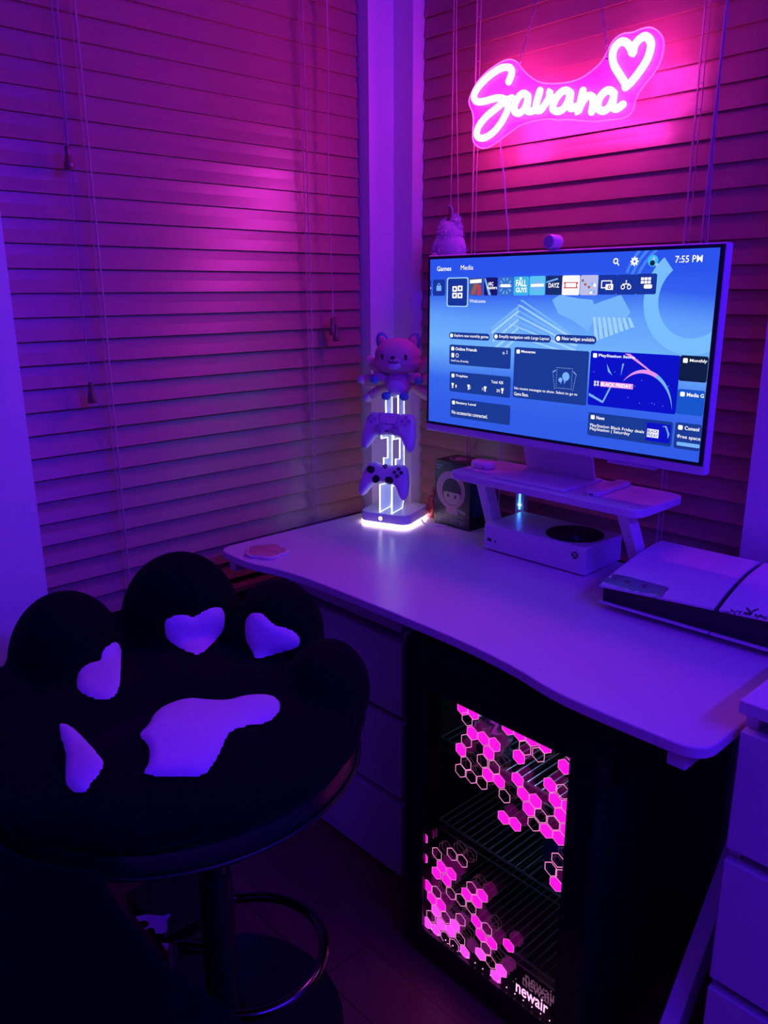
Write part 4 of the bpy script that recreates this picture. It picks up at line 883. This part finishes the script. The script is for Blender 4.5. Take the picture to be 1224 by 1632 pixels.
def shell_mb(top_, bot_, th, xm):
    """pillow-shaped controller body: top and bottom outline heights over x (mm), front towards -y"""
    def ev(c_, x):
        for (a, b), (a2, b2) in zip(c_, c_[1:]):
            if a <= x <= a2+1e-9: t = (x-a)/(a2-a); return b+(b2-b)*t
        return c_[-1][1]
    T_ = [(p.x, p.y) for p in smooth_path([(a, b, 0) for a, b in top_], 5)]; B_ = [(p.x, p.y) for p in smooth_path([(a, b, 0) for a, b in bot_], 5)]
    NX, NS = 60, 16; mb = MB(); fr_, bk_ = [], []
    for i in range(NX+1):
        e = -math.cos(pi*i/NX); x = xm*e; ax_ = abs(x); zt, zb = ev(T_, ax_), ev(B_, ax_); fx = max(0, 1-abs(e)**7)**.5
        for j in range(NS+1):
            s_ = (1-math.cos(pi*j/NS))/2; z = zb+(zt-zb)*s_; f_ = fx*max(0, 1-abs(2*s_-1)**5)**.5
            fr_.append((x/1000, -th*f_, z/1000)); bk_.append((x/1000, th*f_, z/1000))
    n = len(fr_); W_ = NS+1; fs = [(i*W_+j, (i+1)*W_+j, (i+1)*W_+j+1, i*W_+j+1) for i in range(NX) for j in range(NS)]
    return mb.add(fr_+bk_, fs+[tuple(k+n for k in f[::-1]) for f in fs])
def controller(name, label, loc_l, tilt, outline, th):
    t = thing(name, label, 'controller'); t.matrix_world = Matrix.Identity(4)
    L = sM @ Matrix.Translation(Vector(loc_l)) @ Matrix.Rotation(math.radians(tilt), 4, 'X')
    t.location = L.to_translation(); t.rotation_euler = L.to_euler()
    t.scale = (.91,)*3
    obj('shell', shell_mb(outline[0], outline[1], th, outline[2]), 'ctrlw', t, smooth=True, world=False, angle=180); return t
XO = ([(0, 34), (20, 34), (30, 38), (46, 39), (58, 33), (66, 18), (73, -10), (77, -44)], [(0, -19), (22, -20), (35, -26), (46, -40), (56, -56), (64, -62), (71, -60), (77, -48)], 77)
tx = controller('game_controller', 'white game controller with black thumbsticks low on the acrylic stand', (.006, -.062, .132), -24, XO, .017)
def stick(t, x, z, r, yf, m='blackp'):
    s_ = obj('thumbstick', MB().lathe([(r*1.15, 0), (r*1.15, .001), (r*.6, .0015), (r*.6, .006), (r, .008), (r, .0115), (r*.8, .012), (r*.7, .0105), (0, .0105)], 24, (x, yf, z), (0, -1, 0)), m, t, smooth=True, world=False)
stick(tx, -.041, .012, .0092, -.017); stick(tx, .022, -.013, .0092, -.017)
obj('dpad', MB().lathe([(.0115, 0), (.0115, .0015), (.010, .0025), (.004, .001), (0, .001)], 24, (-.021, -.017, -.013), (0, -1, 0)).box(-.0245, -.0175, -.0205, -.018, -.0215, -.0045).box(-.0295, -.0125, -.0205, -.018, -.0165, -.0095), 'blackp', tx, smooth=True, world=False)
for dx, dz in ((0, .0105), (0, -.0105), (.0105, 0), (-.0105, 0)):
    obj('face_button', MB().lathe([(.0052, 0), (.0052, .0025), (.004, .0036), (0, .004)], 16, (.043+dx, -.017, .012+dz), (0, -1, 0)), 'blackp', tx, smooth=True, world=False)
mb = MB(); xlogo(mb, (0, -.0178, .026), .0068, (1, 0, 0), (0, 0, 1)); obj('guide_button', mb, ['blackp', 'ctrlw'], tx, world=False)
PO = ([(0, 40), (24, 40), (33, 43), (56, 44), (68, 38), (75, 16), (80, -14), (82, -42)], [(0, -18), (14, -18), (18, -21), (34, -22), (44, -30), (54, -46), (63, -60), (71, -63), (77, -58), (82, -46)], 82)
tp_ = controller('game_controller', 'white game controller with a wide touchpad high on the acrylic stand', (.012, -.050, .256), -20, PO, .018)
M['ctrlg'] = mat('grey_controller_panel', (.42, .41, .48), .4, vary=.03)
obj('touchpad', MB().prism([(-.031, .040), (.031, .040), (.026, .013), (.021, .0095), (-.021, .0095), (-.026, .013)], .0012, (0, -.0178, 0), (1, 0, 0), (0, 0, 1)), 'ctrlw', tp_, bevel=.0006, world=False)
mb = MB(); mb.tube([(-.0315, -.0183, .039), (-.0265, -.0183, .0125), (-.0212, -.0183, .0088), (.0212, -.0183, .0088), (.0265, -.0183, .0125), (.0315, -.0183, .039)], .0006, 5); obj('touchpad_seam', mb, 'blackp', tp_, world=False)
stick(tp_, -.026, -.004, .0095, -.018, 'ctrlg'); stick(tp_, .026, -.004, .0095, -.018, 'ctrlg')
for dx, dz in ((0, .0105), (0, -.0105), (.0105, 0), (-.0105, 0)):
    obj('face_button', MB().lathe([(.0050, 0), (.0050, .002), (0, .0026)], 16, (.053+dx, -.018, .020+dz), (0, -1, 0)), 'ctrlg', tp_, smooth=True, world=False)
    obj('direction_key', MB().prism(rrect(-.0036, .0036, -.0036, .0036, .0012), .002, (-.053+dx*.9, -.018, .020+dz*.9), (1, 0, 0), (0, 0, 1)), 'ctrlg', tp_, world=False)
obj('mute_bar', MB().box(-.006, .006, -.0186, -.0178, -.0125, -.0105), 'blackp', tp_, world=False)

# ================================================================= FOX PLUSH on top of the stand
fp = thing('fox_plush', 'pink many-tailed fox plush toy perched on top of the stand', 'plush toy'); L = sM @ Matrix.Translation(Vector((.010, .000, .332))) @ Matrix.Rotation(math.radians(12), 4, 'Z')
fp.location = L.to_translation(); fp.rotation_euler = L.to_euler(); fp.scale = (.9,)*3
M['rose'] = mat('rose_plush', (.62, .34, .44), .9, vary=.06, scale=120, bump=.5, sheen=.1); M['cream'] = mat('cream_plush', (.75, .66, .74), .9, vary=.04, scale=120, bump=.5); M['teal'] = mat('teal_plush', (.12, .36, .55), .9, vary=.08, scale=120, bump=.4); M['eye'] = mat('dark_felt', (.01, .004, .02), .6)
def pp(name, mb, m, parent=fp, **k): return obj(name, mb, m, parent, smooth=True, world=False, angle=180, **k)
pp('body', MB().ball((0, 0, .036), (.040, .034, .042), 20), 'rose')
hd = pp('head', MB().ball((0, -.004, .113), (.066, .050, .052), 28).ball((0, -.004, .098), (.068, .048, .036), 28), 'rose')
pp('muzzle', MB().ball((0, -.046, .104), (.022, .012, .014), 18), 'rose', hd)
pp('chin', MB().ball((0, -.0475, .0905), (.020, .010, .012), 18), 'cream', hd)
pp('nose', MB().ball((0, -.0585, .1135), (.0065, .004, .0045), 12), 'eye', hd)
mb = MB(); mb.tube(smooth_path([(-.013, -.0560, .1035), (-.0075, -.0590, .0985), (0, -.0600, .1025), (.0075, -.0590, .0985), (.013, -.0560, .1035)], 4), .0011, 6); pp('mouth', mb, 'eye', hd)
for s_ in (-1, 1):
    pp('eye', MB().ball((s_*.032, -.0455, .1145), (.0058, .0035, .0085), 12), 'eye', hd)
    e_ = pp('ear', MB().ball((s_*.046, .004, .152), (.019, .010, .028), 14, Matrix.Rotation(s_*.25, 3, 'Y')), 'teal', hd)
    pp('ear_lining', MB().ball((s_*.043, -.005, .150), (.013, .006, .021), 12, Matrix.Rotation(s_*.25, 3, 'Y')), 'rose', hd)
    a_ = pp('arm', MB().ball((s_*.048, -.012, .056), (.022, .013, .013), 14, Matrix.Rotation(-s_*.35, 3, 'Y')), 'rose')
    pp('paw', MB().ball((s_*.064, -.017, .048), (.013, .012, .013), 14), 'teal', a_)
    pp('foot', MB().ball((s_*.026, -.034, .004), (.014, .016, .012), 14), 'teal')
pp('belly', MB().ball((0, -.017, .030), (.029, .020, .030), 18), 'cream')
for x_, z_, an, ln in ((-.085, .078, 50, .042), (-.098, .040, 88, .050), (-.082, .006, 118, .050), (.085, .085, -50, .040), (.098, .045, -88, .048), (.088, .006, -118, .052), (0, .05, 0, .045)):
    Q = Matrix.Rotation(math.radians(-an), 3, 'Y'); tl = pp('tail', MB().ball((x_*.82, .036, z_), (.018, .016, ln), 16, Q), 'rose')
    d = Q @ Vector((0, 0, 1)); pp('tail_tip', MB().ball(Vector((x_*.82, .0355, z_))+d*ln*.62, (.0145, .0135, ln*.44), 12, Q), 'cream', tl)

# ================================================================= RED JAR, BOXED FIGURE
jr = thing('red_bottle', 'little red pump bottle between the controller stand and the boxed figure', 'bottle', (.214, -.052, DZ))
M['redp'] = mat('red_plastic', (.35, .02, .03), .3)
obj('bottle_body', MB().lathe([(.0, 0), (.017, .001), (.018, .004), (.018, .052), (.014, .058), (.008, .06), (.008, .064), (0, .064)], 24, (.214, -.052, DZ)), 'redp', jr, smooth=True)
obj('pump_cap', MB().lathe([(.009, .062), (.009, .072), (.005, .074), (.005, .08), (0, .08)], 16, (.214, -.052, DZ)).box(.208, .236, -.056, -.048, DZ+.076, DZ+.083), 'redp', jr, smooth=True)
bf = thing('boxed_figure', 'black toy figure box with a hooded girl printed on the front', 'toy box', (.312, -.045, DZ))
b0, b1, by0, by1, bh = .252, .375, -.092, -.004, .172
M['boxcard'] = mat('black_printed_card', (.012, .010, .022), .35, vary=.2); M['pr_pink'] = mat('pink_print', (.5, .22, .30), .5); M['pr_skin'] = mat('skin_print', (.55, .36, .34), .5); M['pr_dark'] = mat('dark_hair_print', (.03, .012, .03), .5); M['pr_grey'] = mat('grey_print', (.32, .28, .36), .5); M['boxwin'] = mat('box_side_film', (.02, .05, .12), .1)
obj('carton', MB().box(b0, b1, by0, by1, DZ, DZ+bh), 'boxcard', bf, bevel=.0012)
fo_ = (0, by0-.0006, DZ); X_, Z_ = (1, 0, 0), (0, 0, 1)
def bflat(mb, poly, l, mi): mb.flat(poly, (0, by0-.0004-.0002*l, DZ), X_, Z_, mi)
def ell(cx_, cz_, a, b, n=24): return [(cx_+a*math.cos(2*pi*i/n), cz_+b*math.sin(2*pi*i/n)) for i in range(n)]
mb = MB(); cx_ = .313
bflat(mb, ell(cx_-.004, .098, .050, .050), 0, 0); bflat(mb, ell(cx_-.001, .095, .038, .043), 1, 4); bflat(mb, ell(cx_, .094, .033, .036), 2, 2); bflat(mb, ell(cx_+.001, .084, .029, .024), 3, 1)
bflat(mb, ell(cx_-.012, .083, .0038, .0050, 12), 4, 2); bflat(mb, ell(cx_+.013, .082, .0038, .0050, 12), 4, 2); bflat(mb, ell(cx_+.001, .071, .0035, .0012, 8), 4, 0); bflat(mb, [(cx_+.030*math.cos(t_*pi/12), .093+.018*math.sin(t_*pi/12)) for t_ in range(13)], 4.5, 2)
bflat(mb, [(cx_-.016, .060), (cx_+.018, .060), (cx_+.022, .036), (cx_-.020, .036)], 1.5, 0); bflat(mb, [(cx_+.022, .046), (cx_+.048, .040), (cx_+.048, .047), (cx_+.022, .053)], 1.5, 3)
obj('front_print', mb, ['pr_pink', 'pr_skin', 'pr_dark', 'pr_grey', 'pr_pink'], bf)
mb = MB(); pr_ = rrect(b0+.008, b1-.012, .010, .031, .0105, 6); n = len(pr_); pin = inset(pr_, .0012)
for i in range(n): bflat(mb, [pr_[i-1], pr_[i], pin[i], pin[i-1]], 2, 0)
add_text(mb, 'gerlpop', b0+.015, b1-.019, .0125, .0275, (0, by0-.0010, DZ), X_, Z_, 0, .004); obj('brand_lettering', mb, 'pr_grey', bf); mb = MB(); [bflat(mb, [(b0+.004+k*.0034, .156), (b0+.0062+k*.0034, .156), (b0+.0062+k*.0034, .161), (b0+.004+k*.0034, .161)], 1, 0) for k in range(8)]; [bflat(mb, [(b0+.004+k*.0032, .149), (b0+.006+k*.0032, .149), (b0+.006+k*.0032, .1535), (b0+.004+k*.0032, .1535)], 1, 0) for k in range(6)]
tag(obj('box_fine_print', mb, 'pr_grey', bf), kind='stuff')
obj('side_window', MB().add([(b1+.0005, by0+.012, DZ+.035), (b1+.0005, by1-.01, DZ+.035), (b1+.0005, by1-.01, DZ+bh-.03), (b1+.0005, by0+.012, DZ+bh-.03)], [(0, 1, 2, 3)]), 'boxwin', bf)
mb = MB(); mb.flat(ell(.305, -.048, .036, .026), (0, 0, DZ+bh+.0006), (1, 0, 0), (0, 1, 0), 0); mb.flat(ell(.305, -.048, .030, .021), (0, 0, DZ+bh+.0009), (1, 0, 0), (0, 1, 0), 1); mb.flat(ell(.305, -.050, .020, .014), (0, 0, DZ+bh+.0012), (1, 0, 0), (0, 1, 0), 0)
obj('top_print', mb, ['pr_pink', 'boxcard'], bf)
o = obj('power_cable', MB().tube(smooth_path([(.240, -.128, DZ+.012), (.250, -.130, DZ+.004), (.262, -.126, DZ+.0025), (.285, -.118, DZ+.0025), (.305, -.100, DZ+.0025)], 5), .0022, 8), 'plastic', smooth=True, angle=180)
tag(o, 'short white cable lying in front of the toy figure box', 'cable')

# ================================================================= NEON SIGN
ny = -.052
ns = thing('neon_sign', 'glowing pink cursive name neon sign with a heart on clear acrylic', 'neon sign', (.54, ny, 1.60))
def A1(s): return [onY(730+a/7.2, 30+b/7.2, ny) for a, b in pts(s)]
def A2(s): return [onY(880+a/6.8, 30+b/6.8, ny) for a, b in pts(s)]
out = A1('80,930 100,860 170,720 280,600 400,510 500,460 580,455 640,490 690,560 770,640 880,710 1000,730 1120,727')+A2('30,685 130,675 270,630 400,540 500,440 560,330 620,220 720,145 830,130 930,90 1020,75 1100,110 1160,190 1170,290 1140,430 1080,550 980,680 900,790 860,880 840,970 780,1040 700,1075 560,1090 420,1105 260,1095 150,1085 30,1090')+A1('1130,1160 1000,1140 880,1155 760,1180 660,1220 560,1290 440,1380 340,1450 250,1480 170,1450 125,1380 125,1270 130,1150 115,1050 90,990')
so_ = smooth_path(out, 3, True)
obj('acrylic_backing', MB().prism([(p.x, p.z) for p in so_], .004, (0, ny+.016, 0), (1, 0, 0), (0, 0, 1)), 'acrylic', ns)
obj('acrylic_rim', MB().tube([(p.x, ny+.014, p.z) for p in so_], .0014, 5, True), 'acrylrim', ns)
def tube_path(P_, k=5): return [Vector((p.x, ny+.004, p.z)) for p in smooth_path(P_, k)]
def neon(P_, closed=False):
    pp_ = tube_path(P_); k = len(pp_)
    mb = MB(); mb.tube(pp_, .0074, 10); mb.ball(pp_[0], .0074, 10); mb.ball(pp_[-1], .0074, 10); return mb
strokes = [A1('568,718 598,640 600,585 565,553 490,560 400,610 300,690 220,780 175,860 178,920 215,950 300,940 400,912 470,905 530,922 560,960 555,1040 520,1120 470,1205 400,1290 320,1350 250,1368 206,1340 206,1280 240,1205 320,1110 420,1030 500,965 560,925 605,905'),
           A1('790,885 740,852 690,885 650,950 632,1020 645,1070 690,1078 740,1040 775,970 792,890 785,970 778,1030 800,1062 850,1050'),
           A1('928,820 905,900 885,980 885,1040 930,1045 985,980 1030,900 1038,830 1045,890 1080,915 1130,890'),
           A2('185,800 130,772 65,810 15,890 -5,970 40,1000 105,975 160,890 188,800 178,910 190,968 240,950'),
           A2('322,775 298,880 265,1010 315,900 375,835 425,845 432,910 415,1005'),
           A2('655,800 600,770 540,805 492,880 488,965 535,995 600,960 645,870 660,795 648,900 652,962 695,968 755,925'),
           A2('782,738 775,690 720,600 660,500 642,400 665,310 725,248 785,250 835,305 862,370 880,290 930,220 1000,185 1052,235 1056,310 1020,430 940,560 850,675 782,738')]
for s_ in strokes: obj('neon_tube', neon(s_), 'neon', ns, smooth=True, angle=180)
eyes = [onY(730+658/7.2, 30+610/7.2, ny), onY(880+577/6.8, 30+400/6.8, ny)]
for e_ in eyes: obj('eyelet', MB().tube([(e_.x+.0045*math.cos(2*pi*i/16), ny+.008, e_.z+.0045*math.sin(2*pi*i/16)) for i in range(16)], .0011, 6, True), 'chrome', ns, smooth=True)
# hanging chains up to a hook on the head rail
hk = Vector((.545, -.002, 2.215))
M['chain'] = mat('pink_lit_steel', (.55, .5, .55), .3, metal=.8)
for e_ in eyes:
    a = Vector((e_.x, ny+.008, e_.z+.004)); d = hk-a; n = int(d.length/.0085); mb = MB(); dz = d.normalized(); p1 = dz.orthogonal().normalized(); p2 = dz.cross(p1)
    for i in range(n):
        c_ = a+d*((i+.5)/n); s1 = p1 if i % 2 else p2
        mb.tube([c_+dz*.0058*math.cos(2*pi*j/8)+s1*.0026*math.sin(2*pi*j/8) for j in range(8)], .0007, 4, True)
    tag(obj('chain', mb, 'chain', ns, smooth=True), kind='stuff')
obj('hook', MB().tube(smooth_path([(.545, .012, 2.240), (.545, -.004, 2.235), (.545, -.010, 2.222), (.545, -.004, 2.210), (.545, .003, 2.216)], 4), .0018, 6), 'chain', ns, smooth=True)
cb_ = [onY(730+465/7.2, 30+1265/7.2, ny), onY(798, 232, -.02), onY(804, 290, -.012), onY(807, 340, -.010), onY(810, 395, -.008)]
P_ = [(p.x, p.y+(.02 if i == 0 else 0), p.z) for i, p in enumerate(cb_)]+[(cb_[-1].x, -.005, 1.1), (cb_[-1].x-.005, -.005, .762)]
M['clearcord'] = mat('clear_cord', (.6, .45, .65), .3)
obj('power_lead', MB().tube(smooth_path(P_, 5), .0018, 6), 'clearcord', ns, smooth=True)

# ================================================================= FLUFFY RABBIT CHARM
rx, ry, rz_ = .2085, -.004, 1.445
rb = thing('rabbit_charm', 'fluffy lilac rabbit pompom charm hanging from the blind cord behind the monitor', 'charm', (rx, ry, 1.40))
M['fluff'] = mat('lilac_fluff', (.66, .56, .72), .95, vary=.08, scale=90, bump=.6, sheen=.2); M['pinkn'] = mat('pink_nose_fluff', (.72, .42, .5), .9)
core = [((rx, ry, 1.442), (.052, .032, .050)), ((rx+.004, ry, 1.482), (.036, .026, .032)), ((rx-.018, ry, 1.497), (.011, .009, .020)), ((rx+.023, ry, 1.500), (.014, .010, .026))]
mb = MB()
for c_, r_ in core: mb.ball(c_, r_, 18)
obj('body', mb, 'fluff', rb, smooth=True, angle=180)
mb = MB(); rnd = random.Random(2)
for c_, r_ in core:
    for k in range(260):
        v = Vector((rnd.gauss(0, 1), rnd.gauss(0, 1), rnd.gauss(0, 1))).normalized(); p = Vector(c_)+Vector((v.x*r_[0], v.y*r_[1], v.z*r_[2]))*.96
        nn = Vector((v.x/r_[0], v.y/r_[1], v.z/r_[2])).normalized(); nn = (nn+Vector((rnd.uniform(-.5, .5), rnd.uniform(-.5, .5), rnd.uniform(-.8, .2)))).normalized()
        s1 = nn.orthogonal().normalized()*.0012; s2 = nn.cross(s1.normalized())*.0012; tip = p+nn*rnd.uniform(.006, .011)
        mb.add([p+s1, p-s1*.5+s2, p-s1*.5-s2, tip], [(0, 1, 3), (1, 2, 3), (2, 0, 3)])
tag(obj('fluff', mb, 'fluff', rb), kind='stuff')
obj('nose', MB().ball((rx-.022, ry-.026, 1.428), (.016, .010, .010), 12), 'pinkn', rb, smooth=True)
obj('strap', MB().tube(smooth_path([(rx-.003, ry-.004, 1.550), (rx+.010, ry-.004, 1.545), (rx+.013, ry-.003, 1.528), (rx+.006, ry-.003, 1.508), (rx+.004, ry-.004, 1.49)], 4), .0017, 6), 'fluff', rb, smooth=True)
obj('loop', MB().tube(smooth_path([(rx-.004, ry-.003, 1.506), (rx-.006, ry-.006, 1.49), (rx+.002, ry-.010, 1.472), (rx+.012, ry-.008, 1.49)], 4), .0026, 6), 'stickerdark', rb, smooth=True)
